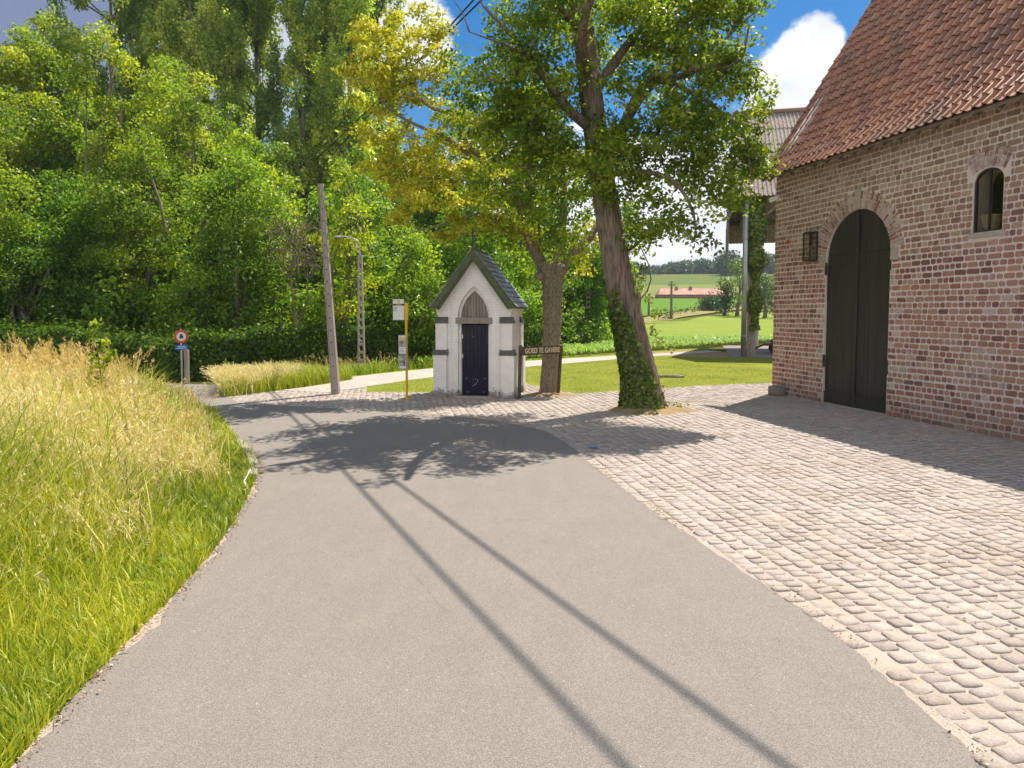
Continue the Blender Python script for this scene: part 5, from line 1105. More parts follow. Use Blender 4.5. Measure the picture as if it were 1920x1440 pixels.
# ------------------------------------------------------------------ open shed behind the barn
def build_shed():
    O = Vector((10.75, 32.4, 0)); rz = math.radians(-13.9); root = empty('open_shed', O, rz); tag(root, 'open timber shed with a lichen-spotted corrugated roof behind the barn', 'shed')
    def sheet_(y0, z0, y1, z1, x0, x1, name, rows=5):
        m = MB(); n = int((x1-x0)/.045)
        for r in range(rows):
            a, b = r/rows-.02, (r+1)/rows+.015; lift0 = .03; vs = []
            for k in range(n+1):
                x = x0+(x1-x0)*k/n; w = .035*math.sin(2*math.pi*x/.18); sl = math.hypot(y1-y0, z1-z0); ny, nz = -(z1-z0)/sl, (y1-y0)/sl
                if nz < 0: ny, nz = -ny, -nz
                for u, l_ in ((a, lift0), (b, 0)):
                    vs.append((x, y0+(y1-y0)*u+ny*(w+l_), z0+(z1-z0)*u+nz*(w+l_)))
                for u, l_ in ((a, lift0-.012), (b, -.012)):
                    vs.append((x, y0+(y1-y0)*u+ny*(w+l_), z0+(z1-z0)*u+nz*(w+l_)))
            fs = []
            for k in range(n): i = k*4; fs += [(i, i+4, i+5, i+1), (i+2, i+3, i+7, i+6), (i, i+2, i+6, i+4)]
            m.add(vs, fs)
        return m.build(name, M['corrugated'], root, smooth=False, fix=False)
    sheet_(-.5, 7.15, 5.0, 12.0, -.7, 9.5, 'roof'); sheet_(10.3, 6.1, 5.0, 12.0, -.7, 9.5, 'rear_roof')
    rdg = MB(); rdg.tube([(-.7, 5, 12.08), (9.5, 5, 12.08)], .13, 10); rdg.build('ridge', M['farwall'], root)
    m = MB(); m.box(-.17, .17, -.16, .16, .0, 7.2); m.build('post', M['timber_grey'], root, bevel=.02)
    for x in (4.5, 9.0):
        m = MB(); m.box(x-.2, x+.2, -.2, .2, 0, 7.2); m.build('post', M['timber_grey'], root, bevel=.02)
    for x in (1.0, 5, 9.0):
        m = MB(); m.tube([(x, 9.3, 0), (x, 9.3, 6.9)], .14, 14); m.build('rear_post', M['zinc'], root)
    b = MB(); b.box(-.6, 9.4, -.14, .14, 7.2, 7.02+.0+.5) if False else b.box(-.6, 9.4, -.12, .12, 7.20, 7.48); b.build('beam', M['timber'], root); b = MB(); b.box(-.6, 9.4, 9.2, 9.42, 6.92, 7.10); b.build('beam', M['timber'], root)
    t = MB()
    for x in (0, 4.5, 9.0):
        t.bar((x, .0, 7.35), (x, 9.3, 6.9), .14, .22); t.bar((x, 0, 5.7), (x, 1.5, 7.1), .12); t.bar((x+.22, 0, 6.0), (x+1.5, 0, 7.15), .12, .12); t.bar((x, 5, 7.1), (x, 5, 11.7), .14); t.bar((x, .0, 7.4), (x, 5, 11.75), .12, .16); t.bar((x, 9.6, 6.7), (x, 5, 11.75), .12, .16)
    for f in (.25, .5, .75):
        t.bar((-.6, 5*f, 7.2+4.7*f-.1), (9.4, 5*f, 7.2+4.7*f-.1), .08, .1); t.bar((-.6, 10.2-5.2*f, 6.15+5.75*f-.1), (9.4, 10.2-5.2*f, 6.15+5.75*f-.1), .08, .1)
    t.build('truss', M['timber'], root)
    g = MB()
    for k in range(26):
        y0 = -.4+k*.4
        zt_ = 7.25+max(0, y0+.4)*.88 if y0 < 4.8 else 12-(y0-5)*1.11
        zb = 6.9 if y0 < 6.5 else 5.2
        if zt_ > zb+.1: g.box(-.72-.01*(k % 2), -.70-.01*(k % 2), y0, y0+.38, zb, zt_-.1)
    g.build('gable_boards', M['timber_grey'], root)
    # drain pipe
    d = MB(); mat_pos = W(1394, 650, 32.0); d.tube([(mat_pos.x, mat_pos.y, 0), (mat_pos.x, mat_pos.y, 6.9)], .115, 14); 
    for z in (.9, 3.2, 5.2): d.tube([(mat_pos.x, mat_pos.y, z), (mat_pos.x, mat_pos.y, z+.05)], .13, 14)
    o = d.build('downpipe', M['zinc'], smooth=True); o.parent = root; o.matrix_parent_inverse = (Matrix.Translation(O) @ Matrix.Rotation(rz, 4, 'Z')).inverted()
    # ivy up the corner post
    rng = np.random.default_rng(71); n = 9000; z = rng.uniform(1.2, 7.1, n); r = (.16+.2*np.sin(z*1.9)**2+.14*(z > 4))*rng.uniform(.4, 1.2, n); a = rng.uniform(0, 6.28, n)
    C = np.stack([.12+r*np.cos(a), r*np.sin(a)-.05, z], -1); nn = np.stack([np.cos(a), np.sin(a), np.full(n, .3)], -1)+rng.normal(size=(n, 3))*.4; nn /= np.linalg.norm(nn, axis=1)[:, None]; V, Q = leaf_quads(rng, C, nn, .12*rng.uniform(.6, 1.3, n), .9)
    iv = np_mesh('ivy', V, Q, np.clip(rng.normal(.5, .2, n), 0, 1), M['leaf_ivy']); iv.location = O; iv.rotation_euler = (0, 0, rz); tag(iv, 'hanging creeper wrapped round the corner post of the open shed', 'ivy')
    # paved pad
    def sw(x, y): v = Matrix.Rotation(rz, 3, 'Z') @ Vector((x, y, 0))+O; return (v.x, v.y)
    sheet('shed_floor', [sw(-.9, -1.0), sw(9.5, -1.0), sw(9.5, 10.5), sw(-.8, 10.5)], .02, M['greystone'])
    sheet('worn_ground', [sw(-1.0, -.9), sw(-.8, 3), sw(-2.5, 4.6), sw(-4.2, 2.6), sw(-4.6, .6), sw(-3.2, -1.1), sw(-2.0, -1.6)], .010, M['bare_earth'])
    # flat cart with covered load under the roof
    c = empty('farm_cart', (*sw(2.0, 2.2), 0), rz); tag(c, 'low dark farm cart with black wheels under the open shed', 'cart'); b = MB(); b.box(-1.2, 1.6, -.6, .6, .42, .52); b.bar((-1.9, 0, .15), (-1.2, 0, .46), .08); b.bar((-1.2, 0, .47), (-2.0, -.3, .05), .06); b.build('bed', M['iron'], c, bevel=.01)
    for x in (-.7, 1.0):
        for y in (-.68, .68): w = MB(); w.tube([(x, y-.06, .26), (x, y+.06, .26)], .25, 18); w.build('wheel', M['rubber'], c, bevel=.02)
    for i_, (zz, xx, lab) in enumerate([(.53, 0, 'lowest dark covered bundle lying on the farm cart'), (.73, .15, 'middle dark covered bundle stacked on the farm cart'), (.92, .25, 'topmost dark covered bundle stacked on the farm cart')]):
        m = MB(); m.box(-.9+xx, 1.3+xx*.3, -.45, .45, zz, zz+.17); o = m.build('covered_bundle', M['sack'], bevel=.07); o.location = (*sw(2.0, 2.2), 0); o.rotation_euler = (0, 0, rz+.06*i_); tag(o, lab, 'bundle', 'covered bundles on the farm cart')
build_shed()

# ------------------------------------------------------------------ chapel
def build_chapel():
    p = P(889, 746); root = empty('wayside_chapel', (p.x, p.y, 0), math.radians(-9.7)); tag(root, 'tiny white painted brick chapel with a slate roof and a dark blue door', 'chapel'); rng = random.Random(9)
    hw, dep, ez, az = .86, 1.62, 2.13, 3.42
    top = lambda u: az-.10-(az-.10-ez)*min(1, abs(u)/(hw+.0))
    def par(a, sp, rise):
        Rr = (rise*rise+a*a)/(2*a)
        return lambda u: sp+math.sqrt(max(0, Rr*Rr-(abs(u)+Rr-a)**2))
    a1, a2 = .385, .325; A1 = par(a1, 1.86, .74); A2 = par(a2, 1.86, .63)
    w = MB()
    def front(a, A, y0, y1, lo=-hw, hi=hw):
        cols = sorted(set([lo, hi, 0]+[a*math.sin(k*math.pi/24) for k in range(-12, 13)]+[lo+(hi-lo)*k/8 for k in range(9)]))
        for u0, u1 in zip(cols[:-1], cols[1:]):
            if u1-u0 < 1e-6: continue
            if abs((u0+u1)/2) < a: zb0, zb1 = A(u0), A(u1)
            else: zb0 = zb1 = -.03
            t0, t1 = top(u0), top(u1)
            w.hexa([(u0, y0, zb0), (u1, y0, zb1), (u1, y1, zb1), (u0, y1, zb0)], [(u0, y0, t0), (u1, y0, t1), (u1, y1, t1), (u0, y1, t0)])
    front(a1, A1, 0, .09); front(a2, A2, .09, .24)
    w.box(-hw, -hw+.2, .24, dep, -.03, ez-.0); w.box(hw-.2, hw, .24, dep, -.03, ez); w.box(-hw+.2, hw-.2, dep-.2, dep, -.03, ez)
    w.prism([(-hw, ez), (hw, ez), (0, az-.12)], lambda a, b, d: (a, d, b), dep-.2, dep)
    # corbelled course under the eaves
    for s in (-1, 1):
        for k, (z0, z1, o) in enumerate([(1.93, 2.0, .02), (2.0, 2.07, .04), (2.07, 2.14, .06)]):
            x0, x1 = sorted((s*(hw-.02), s*(hw+o))); w.box(x0, x1, -o*.6, dep, z0, z1+.0)
    w.build('wall', M['white'], root, bevel=.006)
    # corner piers in two stages
    for s in (-1, 1):
        for back in (0, 1):
            pr = MB()
            for (z0, z1, o) in ((-.03, 1.0, .10), (1.0, 1.74, .05)):
                if not back: x0, x1 = sorted((s*(hw-.22), s*(hw+o))); pr.box(x0, x1, -o*.9, -.001, z0, z1)
                x0, x1 = sorted((s*(hw+.001), s*(hw+o))); pr.box(x0, x1, *((dep-.30, dep+.03) if back else (0, .30)), z0, z1)
            prb = pr.build('buttress', M['white'], root, bevel=.006)
            for (zb, o, up) in ((1.0, .10, .11), (1.74, .05, .12)):
                caps = MB(); e = .02; x0, x1 = sorted((s*(hw-.25), s*(hw+o+e)))
                if not back: caps.hexa([(x0, -o*.9-e, zb), (x1, -o*.9-e, zb), (x1, .0, zb), (x0, .0, zb)], [(x0, -o*.45-e, zb+up), (x1, -o*.45-e, zb+up), (x1, .0, zb+up+.03), (x0, .0, zb+up+.03)])
                ya, yb = (dep-.32, dep+.04) if back else (.001, .32); xa, xb = s*(hw+.001), s*(hw+o+e)
                if s > 0: caps.hexa([(xa, ya, zb), (xb, ya, zb), (xb, yb, zb), (xa, yb, zb)], [(xa, ya, zb+up+.03), (xa+.02, ya, zb+up), (xa+.02, yb, zb+up), (xa, yb, zb+up+.03)])
                else: caps.hexa([(xb, ya, zb), (xa, ya, zb), (xa, yb, zb), (xb, yb, zb)], [(xa-.02, ya, zb+up), (xa, ya, zb+up+.03), (xa, yb, zb+up+.03), (xa-.02, yb, zb+up)])
                caps.build('weathering', M['slate_dark'], prb, bevel=.004)
    # door
    d = MB(); n = 7
    for k in range(n): a = -a2+.01+k*(2*a2-.02)/n; d.box(a+.002, a+(2*a2-.02)/n-.002, .17, .21, .60, 1.70)
    d.box(-a2+.01, a2-.01, .165, .21, .05, .60); d.box(-a2+.01, a2-.01, .15, .165, .60, .66); d.box(-a2+.03, a2-.03, .155, .165, .70, .725)
    dd = d.build('door', M['navy'], root, bevel=.004)
    for x, z in [(-.22, .44), (.22, .44), (-.18, .12), (.2, .12), (0, .42), (-.05, 1.42)]: k = MB(); k.lathe([(.001, -.012), (.016, -.006), (.016, .006), (.001, .012)], 8, (x, .155, z)); k.build('nail', M['galv'], dd)
    k = MB(); k.tube([(-.07, .157, .26), (0, .15, .30), (.05, .15, .38), (.06, .157, .42)], .006, 6); k.build('handle', M['galv'], dd)
    for z in (.92, 1.38): h = MB(); h.box(-a2-.005, -a2+.03, .14, .165, z, z+.09); h.build('hinge', M['white_metal'], dd)
    s_ = MB(); s_.box(-.44, .44, -.05, .2, -.03, .03); s_.build('doorstep', M['stone'], root, bevel=.008)
    l_ = MB(); l_.box(-.44, .44, -.012, .2, 1.73, 1.87); l_.build('lintel', M['timber_grey'], root, bevel=.005)
    t = MB(); n = 9
    for k in range(n):
        u0 = -a2+.004+k*(2*a2-.008)/n; u1 = u0+(2*a2-.008)/n-.006; z1 = lambda u: A2(u)+.0
        if max(A2(u0), A2(u1)) > 1.9: t.prism([(u0, 1.872), (u1, 1.872), (u1, max(1.88, z1(u1))), (u0, max(1.88, z1(u0)))], lambda a, b, dd_: (a, dd_, b), .13+rng.uniform(-.006, .006), .17)
    t.box(-.16, -.10, .115, .128, 1.9, 2.18); t.box(.05, .09, .115, .128, 1.9, 2.3); t.build('tympanum_boards', M['timber_grey'], root)
    # roof of slates
    sl = MB(); run = hw+.13; rise = az-(ez-.02); L = math.hypot(run, rise); cx, sx = run/L, rise/L; rows = 11; y0, y1 = -.16, dep+.10
    for s in (-1, 1):
        for r in range(rows):
            q0 = L*r/rows-.015; q1 = L*(r+1)/rows+.05; y = y0-(.1 if r % 2 else 0)
            while y < y1:
                ya, yb = max(y0, y+.003), min(y1, y+.2-.003); y += .2
                if yb-ya < .02: continue
                l0, l1 = .045+rng.uniform(0, .006), .018; pt = lambda q, lf: (s*(run-q*cx+sx*lf), ez-.02+q*sx+cx*lf)
                q1c = min(q1, L); x0, z0 = pt(q0, l0); x1, z1 = pt(q1c, l1); x2, z2 = pt(q0, l0-.012); x3, z3 = pt(q1c, l1-.012)
                sl.add([(x0, ya, z0), (x0, yb, z0), (x1, yb, z1), (x1, ya, z1), (x2, ya, z2), (x2, yb, z2), (x3, yb, z3), (x3, ya, z3)], [(0, 1, 2, 3), (4, 7, 6, 5), (0, 4, 5, 1), (0, 3, 7, 4), (1, 5, 6, 2), (3, 2, 6, 7)], min(1, max(0, rng.gauss(.5, .2))))
    ro = sl.build('roof', M['slate'], root)
    bd = MB()
    for s in (-1, 1): bd.hexa(*([[(s*run, y0+.02, ez-.05), (s*0, y0+.02, az-.03), (s*0, y1, az-.03), (s*run, y1, ez-.05)], [(s*run, y0+.02, ez-.01), (0, y0+.02, az+.01), (0, y1, az+.01), (s*run, y1, ez-.01)]]))
    bd.tube([(0, y0, az+.03), (0, y1, az+.03)], .035, 8); bd.build('roof_ridge', M['slate_dark'], ro)
    for s in (-1, 1):
        b = MB(); f = lambda a, c, d: (a, d, c); b.prism([(s*(run+.02), ez-.04), (0, az+.02), (0, az-.17), (s*(run-.13), ez-.06)], f, y0-.03, y0+.02); b.build('bargeboard', M['green_board'], root, bevel=.004)
        b = MB(); b.prism([(s*(run-.14), ez-.065), (0, az-.175), (0, az-.215), (s*(run-.17), ez-.065)], f, y0-.02, y0+.16); b.build('soffit_board', M['green_board'], root)
    c = MB(); zc = az+.03; c.tube([(0, -.1, zc), (0, -.1, zc+.46)], .014, 6); c.tube([(-.13, -.1, zc+.29), (.13, -.1, zc+.29)], .013, 6)
    for x, z in ((0, .42), (-.12, .27), (.12, .27)): c.lathe([(.001, -.018), (.018, 0), (.001, .018)], 6, (x, -.1, zc+z))
    c.build('cross', M['iron'], root)
build_chapel()

# ------------------------------------------------------------------ writing helper
def text_mesh(name, txt, size, mat, parent, loc, rot, extrude=.004, offset=0., sx=1., shear=0., space=1.):
    cu = bpy.data.curves.new(name, 'FONT'); cu.body = txt; cu.size = size; cu.extrude = extrude; cu.offset = offset; cu.align_x = 'CENTER'; cu.align_y = 'CENTER'; cu.shear = shear; cu.space_character = space
    tmp = bpy.data.objects.new(name, cu); col.objects.link(tmp); bpy.context.view_layer.update()
    me = bpy.data.meshes.new_from_object(tmp.evaluated_get(bpy.context.evaluated_depsgraph_get())); bpy.data.objects.remove(tmp); bpy.data.curves.remove(cu)
    me.materials.clear(); me.materials.append(mat); o = bpy.data.objects.new(name, me); col.objects.link(o); o.parent = parent; o.location = loc; o.rotation_euler = rot; o.scale = ((sx/max(1e-6, o.dimensions.x)) if sx > 0 else 1, 1, 1); return o
def build_sign():
    a = P(973, 748); b = P(1046, 741); c = (a+b)/2; v = b-a; rz = math.atan2(v.y, v.x); root = empty('name_sign', (c.x, c.y, 0), rz); tag(root, 'dark wooden name board with cream letters on two slanting posts', 'sign'); h = v.length/2
    for s, lean in ((-1, .045), (1, .10)):
        m = MB(); m.bar((s*h, 0, -.05), (s*h+lean, 0, 1.24 if s < 0 else 1.20), .065, .06, up=(0, 1, 0)); m.build('post', M['signwood'], root, bevel=.006)
    m = MB(); m.box(-h+.01, h+.09, -.075, -.032, 1.0, 1.205); bd = m.build('board', M['signwood'], root, bevel=.01)
    m = MB(); m.tube([(-h+.045, -.085, 1.10), (-h+.045, -.07, 1.10)], .02, 8); m.tube([(h+.07, -.085, 1.10), (h+.07, -.07, 1.10)], .02, 8); m.build('bolt', M['iron'], root)
    text_mesh('lettering', 'GOED TE GAVERE', .165, M['cream'], bd, (.05, -.078, 1.10), (math.radians(90), 0, 0), .003, .004, 2*h-.13, .05, 1.02)
build_sign()

def build_busstop():
    p = P(763, 752); root = empty('bus_stop', (p.x, p.y, 0), math.radians(-4)); tag(root, 'yellow bus stop pole with a white flag panel and a timetable case', 'bus stop'); D = p.y; z = lambda y: CH+(585-y)/F*D; s = D/F
    m = MB(); m.tube([(0, 0, -.05), (0, 0, z(569))], .028, 12); m.build('pole', M['yellow'], root, smooth=False); m = MB(); m.box(-.035, .045, -.02, .02, z(600), z(568)); m.build('flag_holder', M['yellow'], root, bevel=.005)
    x0, x1 = (738-763)*s, (759-763)*s; m = MB(); m.box(x0, x1, -.012, .012, z(570), z(561)); m.box(x0, x1, -.012, .012, z(600), z(573)); pn = m.build('flag_panel', M['panel'], root, bevel=.004)
    m = MB(); m.box(x0, x1, -.010, .010, z(573)+.001, z(570)-.001); m.build('black_band', M['black'], pn)
    m = MB(); f = lambda a, b, d: (a, d, b); zc = z(565.5); xc = (x0+x1)/2; m.prism([(xc-.035, zc+.03), (xc+.045, zc+.03), (xc+.035, zc+.012), (xc-.025, zc+.012)], f, -.016, -.0125); m.prism([(xc-.005, zc+.012), (xc+.03, zc+.012), (xc+.045, zc-.035), (xc-.015, zc-.035), (xc+.0, zc-.015)], f, -.016, -.0125); m.build('emblem', M['yellow'], pn)
    m = MB(); m.box(xc-.05, xc+.07, -.016, -.0125, z(572), z(571)); m.build('lettering', M['yellow'], pn)
    m = MB()
    for k, w in enumerate((.09, .06, .07, .06)): m.box(x0+.02, x0+.02+w, -.0155, -.0125, z(576.5+k*2.3), z(576.5+k*2.3)+.012)
    m.box(xc+.02, xc+.03, -.0155, -.0125, z(592), z(590)); m.build('route_text', M['greyprint'], pn)
    x0, x1 = (750-763)*s-.01, (764-763)*s; m = MB(); m.box(x0, x1, -.075, -.032, z(692), z(628)); cs = m.build('timetable_case', M['galv'], root, bevel=.006)
    m = MB(); m.box(x0+.015, x1-.015, -.079, -.0755, z(690), z(630)); m.build('white_backing', M['panel'], cs)
    m = MB(); m.box(x0+.02, x1-.02, -.0835, -.0795, z(650), z(636)); m.build('poster', M['poster'], cs); m = MB(); m.box(x0+.02, x1-.02, -.0835, -.0795, z(686), z(663)); m.build('poster', M['poster'], cs)
    m = MB(); m.box(x0+.025, x1-.025, -.0835, -.0795, z(635.4), z(632)); m.build('yellow_header', M['yellow'], cs); m = MB()
    for k in range(3): m.box(x0+.03, x1-.05, -.0835, -.0795, z(654+k*2.6), z(654+k*2.6)+.008)
    m.build('small_print', M['greyprint'], cs)
build_busstop()
def build_pole():
    p = P(630, 739); D = p.y; t = W(602, 345, D); root = empty('concrete_pole', (p.x, p.y, 0)); tag(root, 'bare square concrete pole leaning left beside the cobbled path', 'pole'); H = t.z; dx = t.x-p.x; m = MB(); w0, w1 = .094, .055; n = 14
    # H-section: web with two flanges, tapered
    for a, b in zip(range(n), range(1, n+1)):
        pass
    def q(u, x, y): w = w0+(w1-w0)*u; return (dx*u+x*w, y*w, H*u-.05*(1-u))
    def seg(x0, x1, y0, y1): m.hexa([q(0, x0, y0), q(0, x1, y0), q(0, x1, y1), q(0, x0, y1)], [q(1, x0, y0), q(1, x1, y0), q(1, x1, y1), q(1, x0, y1)])
    seg(-1, -.72, -1, 1); seg(.72, 1, -1, 1); seg(-.72, .72, -.82, .82); m.build('shaft', M['concrete'], root, bevel=.008)
    h = MB()
    for k in range(17): u = .03+k*.057; c = q(u, .0+.25*(-1)**k*0, -.83); h.tube([(c[0], c[1]-.003, c[2]), (c[0], c[1]+.004, c[2])], .018, 8)
    h.build('bolt_hole', M['black'], root); b = MB(); c = q(.985, 0, 0); b.tube([(c[0]-.1, 0, c[2]), (c[0]+.12, 0, c[2])], .012, 6); b.build('top_bolt', M['iron'], root)
build_pole()
def lattice(name, label, px, py, topy, group=None, lampside=True, w=.10):
    p = P(px, py); D = p.y; H = W(px, topy, D).z; root = empty(name, (p.x, p.y, 0)); m = MB()
    for s in (-1, 1): m.hexa([(s*w-.028, -.05, -.05), (s*w+.028, -.05, -.05), (s*w+.028, .05, -.05), (s*w-.028, .05, -.05)], [(s*w*.5-.02, -.04, H), (s*w*.5+.02, -.04, H), (s*w*.5+.02, .04, H), (s*w*.5-.02, .04, H)])
    k = 0; z = .35
    while z < H-.1: ww = w*(1-.5*z/H); m.box(-ww+.02, ww-.02, -.036, .036, z, z+.09); z += .27
    m.build('shaft', M['concrete'], root); tag(root, label, 'street lamp' if lampside else 'pole', group)
    if lampside:
        a = MB(); pts = smooth3([Vector((0, 0, H-.3)), Vector((0, 0, H+.35)), Vector((-.12, 0, H+.52)), Vector((-.6, 0, H+.62))]); a.tube(pts, .022, 8); a.tube([(-.02, 0, H+.05), (-.35, 0, H+.55)], .01, 6); a.build('arm', M['galv'], root)
        l_ = MB(); l_.lathe([(.01, -.05), (.05, -.04), (.06, 0), (.03, .03), (.005, .04)], 10); o = l_.build('lamp_head', M['galv'], root, smooth=True); o.location = (-.72, 0, H+.6); o.scale = (2.8, 1.1, .9)
        q_ = MB(); q_.box(-.09, .05, -.07, -.04, 1.05, 1.1, rot=Matrix.Rotation(.6, 3, 'Y')); q_.build('bracket', M['galv'], root)
lattice('street_lamp', 'street lamp on a ladder-like concrete post in front of the bright yellow-green tree', 678, 698, 478)
lattice('lattice_pole', 'slim ladder-like concrete pole seen between the golden trunk and the leaning linden', 1102, 651, 538, lampside=False, w=.13)
def build_roadsign():
    p = P(342, 718); D = p.y; root = empty('road_sign', (p.x, p.y, 0), math.radians(36)); tag(root, 'round red-rimmed prohibition sign over a small blue plate on a grey post', 'road sign'); zc = CH+(585-631)/F*D; m = MB(); m.tube([(0, .03, -.05), (0, .03, zc+.22)], .024, 10); m.build('post', M['galv'], root)
    def disc(r, y0, y1, mat, name, par, r_in=0):
        m = MB(); n = 32
        m.prism([(r*math.cos(a), zc+r*math.sin(a)) for a in [2*math.pi*k/n for k in range(n)]], lambda a, b, d: (a, d, b), y0, y1); return m.build(name, mat, par)
    d = disc(.185, -.012, 0, M['red'], 'disc', root); disc(.125, -.016, -.0125, M['panel'], 'white_field', d)
    s = MB(); s.box(-.035, .035, -.021, -.0165, zc+.015, zc+.07); s.box(-.05, .05, -.021, -.0165, zc-.035, zc+.012); 
    for x in (-.03, .03): s.box(x-.012, x+.012, -.021, -.0165, zc-.06, zc-.037)
    s.build('vehicle_symbol', M['black'], d)
    b = MB(); z0 = CH+(585-651)/F*D; b.box(-.17, .17, -.012, 0, z0-.07, z0+.055); pl = b.build('blue_plate', M['blue'], root, bevel=.004); t = MB(); t.box(-.10, .10, -.0165, -.0125, z0+.01, z0+.028); t.box(-.13, .13, -.0165, -.0125, z0-.035, z0-.017); t.build('plate_text', M['panel'], pl)
    p = P(350, 720); m = MB(); m.box(-.055, .055, -.05, .05, -.05, CH+(585-656)/F*p.y); o = m.build('wooden_post', M['timber_grey'], bevel=.01); o.location = (p.x+.02, p.y+.0, 0); tag(o, 'short square weathered post beside the round road sign', 'post')
build_roadsign()

# ------------------------------------------------------------------ overhead wires whose shadows cross the road
def build_wires():
    lift = 11.5
    def up(p, z): return Vector((p[0]-SH[0]*z, p[1]-SH[1]*z, z))
    poles = []
    HW = 10.9; A = [up(P(655, 895), HW), up(P(1170, 1440), HW)]; B = [up(P(712, 882), HW), up(P(1475, 1440), HW)]
    ends = []
    for (q0, q1) in (A, B):
        d = (q0-q1); d /= abs(d.y); f = q0+d*(45.0-q0.y); n = q1-d*(q1.y+11); ends.append((f, n, q0, q1))
    for k, name in ((0, 'far'), (1, 'near')):
        c = (ends[0][k]+ends[1][k])/2; r = empty('wire_pole', (c.x, c.y, 0)); tag(r, 'tall wooden wire pole lost among the crowns of the wood' if k == 0 else 'tall wooden wire pole behind the barn end of the road', 'pole'); m = MB(); m.tube([(0, 0, -.1), (0, 0, 11.5)], [.15, .11], 12); m.build('shaft', M['timber_grey'], r)
        m = MB(); a = ends[0][k]-c; b = ends[1][k]-c; ext = (b-a)*.08; a = a-ext; b = b+ext; m.bar((a.x, a.y, 10.85), (b.x, b.y, 10.85), .09, .1); m.build('crossarm', M['timber_grey'], r)
    for i, (f, n, q0, q1) in enumerate(ends):
        pts = []; g0 = (q0.x+SH[0]*q0.z, q0.y+SH[1]*q0.z); g1 = (q1.x+SH[0]*q1.z, q1.y+SH[1]*q1.z)
        for k in range(25):
            u = k/24; y = f.y+(n.y-f.y)*u; z = HW+.02-.5*4*u*(1-u); gy = y+SH[1]*z; x = g0[0]+(g1[0]-g0[0])*(gy-g0[1])/(g1[1]-g0[1])-SH[0]*z; pts.append((x, y, z))
        m = MB(); m.tube(pts, .026, 6, cap=False); o = m.build('overhead_wire', M['rubber'], smooth=True); tag(o, ('overhead cable casting the left of the two line shadows on the asphalt', 'overhead cable casting the right of the two line shadows on the asphalt')[i], 'cable', 'overhead cables across the road')
build_wires()

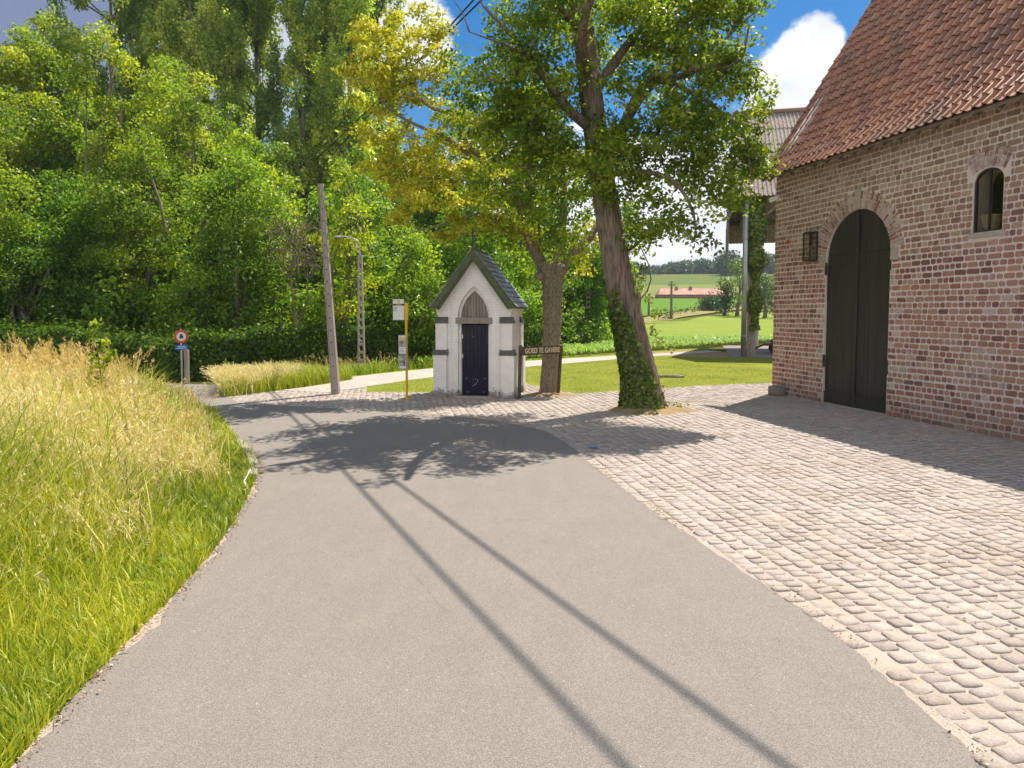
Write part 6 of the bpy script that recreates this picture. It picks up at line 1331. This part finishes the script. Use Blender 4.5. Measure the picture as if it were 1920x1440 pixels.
# ------------------------------------------------------------------ countryside beyond
def far_things():
    rng = np.random.default_rng(81)
    # wood on the skyline
    cl = []
    for k in range(330):
        x = rng.uniform(-40, 290); y = rng.uniform(352, 385); z0 = float(gz(x, y)); h = 6.2+1.8*math.sin(x/17)+1.6*math.sin(x/6.3)+rng.uniform(-1, 1); s = rng.uniform(2.4, 4.2)
        for j in range(3): cl.append((x+rng.normal()*1.0, y+rng.normal(), z0+h*(.25+.33*j)-.6, s, s, s*.72))
    V, Q, T = crown_cloud(rng, np.array(cl), 26, 1.25, up=.3, shell=.3); o = np_mesh('woodland', V, Q, T, M['leaf_far']); o.color = (1.0, 1.15, 1.3, 1); tag(o, 'dark band of woodland along the top of the far hill', 'woodland', kind='stuff')  # bluish tint in the leaf colour stands in for distance haze
    def ftree(label, px, D, top_y, rad, z0, seed, color, name='field_tree', **k):
        x, y = pos(px, D); g = float(gz(x, y)); make_tree(label, (x, y, g), zt(top_y, D)-g, rad, z0, seed, color=color, mat='leaf_far', group=None, name=name, leaf=.35*D/100, dens=40*(100/D)**1.2, cr=1.1*D/100, per=.9, nl=8, trunk_r=.2, **k)
    ftree('airy light-green tree at the field edge left of the shed downpipe', 1383, 95, 488, 2.9, 1.0, 501, (3.6, 2.9, 1.6))
    ftree('dark rounded bush left of the airy tree at the field edge', 1358, 97, 526, 2.0, .2, 502, (1.1, 1.15, .9), 'field_bush')
    ftree('small dark bush on the field margin before the far farm roof', 1331, 112, 560, 1.5, .1, 503, (1.2, 1.2, .9), 'field_bush')
    ftree('olive bush seen between the shed post and the barn wall', 1432, 90, 515, 2.7, .3, 504, (1.6, 1.4, 1.0), 'field_bush')
    ftree('second pale bush low behind the shed post', 1446, 110, 528, 2.4, .2, 505, (1.8, 1.7, 1.1), 'field_bush')
    ftree('narrow dark conifer-like tree standing up from the skyline wood', 1363, 330, 478, 4.5, 1.0, 506, (.7, .8, .9), 'tall_dark_tree')
    # farm roof behind the crest
    x0, y0 = pos(1232, 182); x1, _ = pos(1350, 182); r = empty('farmhouse', ((x0+x1)/2, 182, 3.6), 0); tag(r, 'long low farmhouse whose pale red roof shows above the green crop', 'farmhouse'); L = (x1-x0)/2
    m = MB(); m.box(-L, L, -3, 3, 0, zt(553, 182)-3.6+.1); m.build('wall', M['farwall'], r); zr = zt(541, 182)-3.6; ze = zt(553, 182)-3.6; m = MB(); m.hexa([(-L-.4, -3.5, ze), (L+1.8, -3.5, ze), (L+1.8, 3.5, ze), (-L-.4, 3.5, ze)], [(-L+.7, -.05, zr), (L-1.2, -.05, zr), (L-1.2, .05, zr), (-L+.7, .05, zr)]); rf = m.build('roof', M['farroof'], r)
    for xx in (-L*.42, .0+L*.02): m = MB(); m.box(xx-.35, xx+.35, -.9, -.2, zr-1.0, zr+.45); m.build('chimney', M['farwall'], rf)
    # poles in the fields
    for px, by, ty, D, lab in [(1258, 592, 528, 88, 'dark line pole with scrub at its foot before the far farm roof'), (1216, 585, 551, 98, 'shorter line pole in the green crop just right of the leaning linden'), (1350, 540, 515, 200, 'faint thin line pole far up the slope right of the farm roof')]:
        x, y = pos(px, D); g = float(gz(x, y)); m = MB(); m.tube([(0, 0, -.3), (0, 0, zt(ty, D)-g)], [.17, .12], 8); m.box(-.5, .5, -.06, .06, zt(ty, D)-g-.5, zt(ty, D)-g-.38); o = m.build('line_pole', M['bark_far']); o.location = (x, y, g); tag(o, lab, 'pole', 'line poles in the fields')
    x, y = pos(1256, 88); g = float(gz(x, y)); V, Q, T = crown_cloud(rng, np.array([(x, y, g+.3, .6, .6, .6), (x-.3, y, g+.1, .8, .5, .3)]), 200, .2); o = np_mesh('pole_scrub', V, Q, T, M['leaf_far']); tag(o, 'scrub at the foot of the line pole before the farm roof', 'scrub', kind='stuff')
    # hedgerow shrubs along the margin
    cl = []
    for (x, y) in [(20, 97), (23, 101), (26, 106), (29, 112), (33, 116), (37, 121)]+[(40+3*k, 128+k*.8) for k in range(16)]:
        g = float(gz(x, y)); s = rng.uniform(.5, 1.1); cl.append((x, y, g+.35, s*1.6, s, s*.8))
    V, Q, T = crown_cloud(rng, np.array(cl), 90, .32); o = np_mesh('field_hedgerow', V, Q, T, M['leaf_far']); o.color = (1.3, 1.3, .9, 1); tag(o, 'low scrubby hedgerow along the margin of the wheat field', 'hedgerow', kind='stuff')
    # windmill
    x, y = pos(1443, 400); g = float(gz(x, y)); r = empty('windmill', (x, y, g), 0); tag(r, 'pale round windmill tower on the far skyline beside the barn wall', 'windmill'); H = zt(489, 400)-g; m = MB(); m.tube([(0, 0, -1), (0, 0, H*.9)], [2.3, 1.5], 16); m.build('tower', M['stone'], r)
    m = MB(); m.lathe([(1.7, 0), (1.7, .8), (1.2, 1.6), (.1, 2.2)], 14, (0, 0, H*.9)); m.build('cap', M['slate_dark'], r)
    for k in range(4): a = math.radians(8+90*k); m = MB(); e = Vector((math.sin(a), 0, math.cos(a))); m.bar(Vector((0, -2, H*.93)), Vector((0, -2, H*.93))+e*4.6, .18, .12); m.build('sail', M['slate_dark'], r)
far_things()

# ------------------------------------------------------------------ air
def build_haze():
    m = bpy.data.materials.new('haze_air'); m.use_nodes = True; n = m.node_tree.nodes; l = m.node_tree.links; n.clear()
    out = n.new('ShaderNodeOutputMaterial'); v = n.new('ShaderNodeVolumePrincipled'); v.inputs['Density'].default_value = .0003; v.inputs['Color'].default_value = (.80, .88, 1, 1); v.inputs['Anisotropy'].default_value = .2
    l.new(v.outputs[0], out.inputs['Volume'])
    mb = MB(); mb.box(-2600, 2600, -320, 3050, -2.2, 60); o = mb.build('haze', m); tag(o, 'thin summer haze softening the far hill', 'haze', kind='stuff')
build_haze()
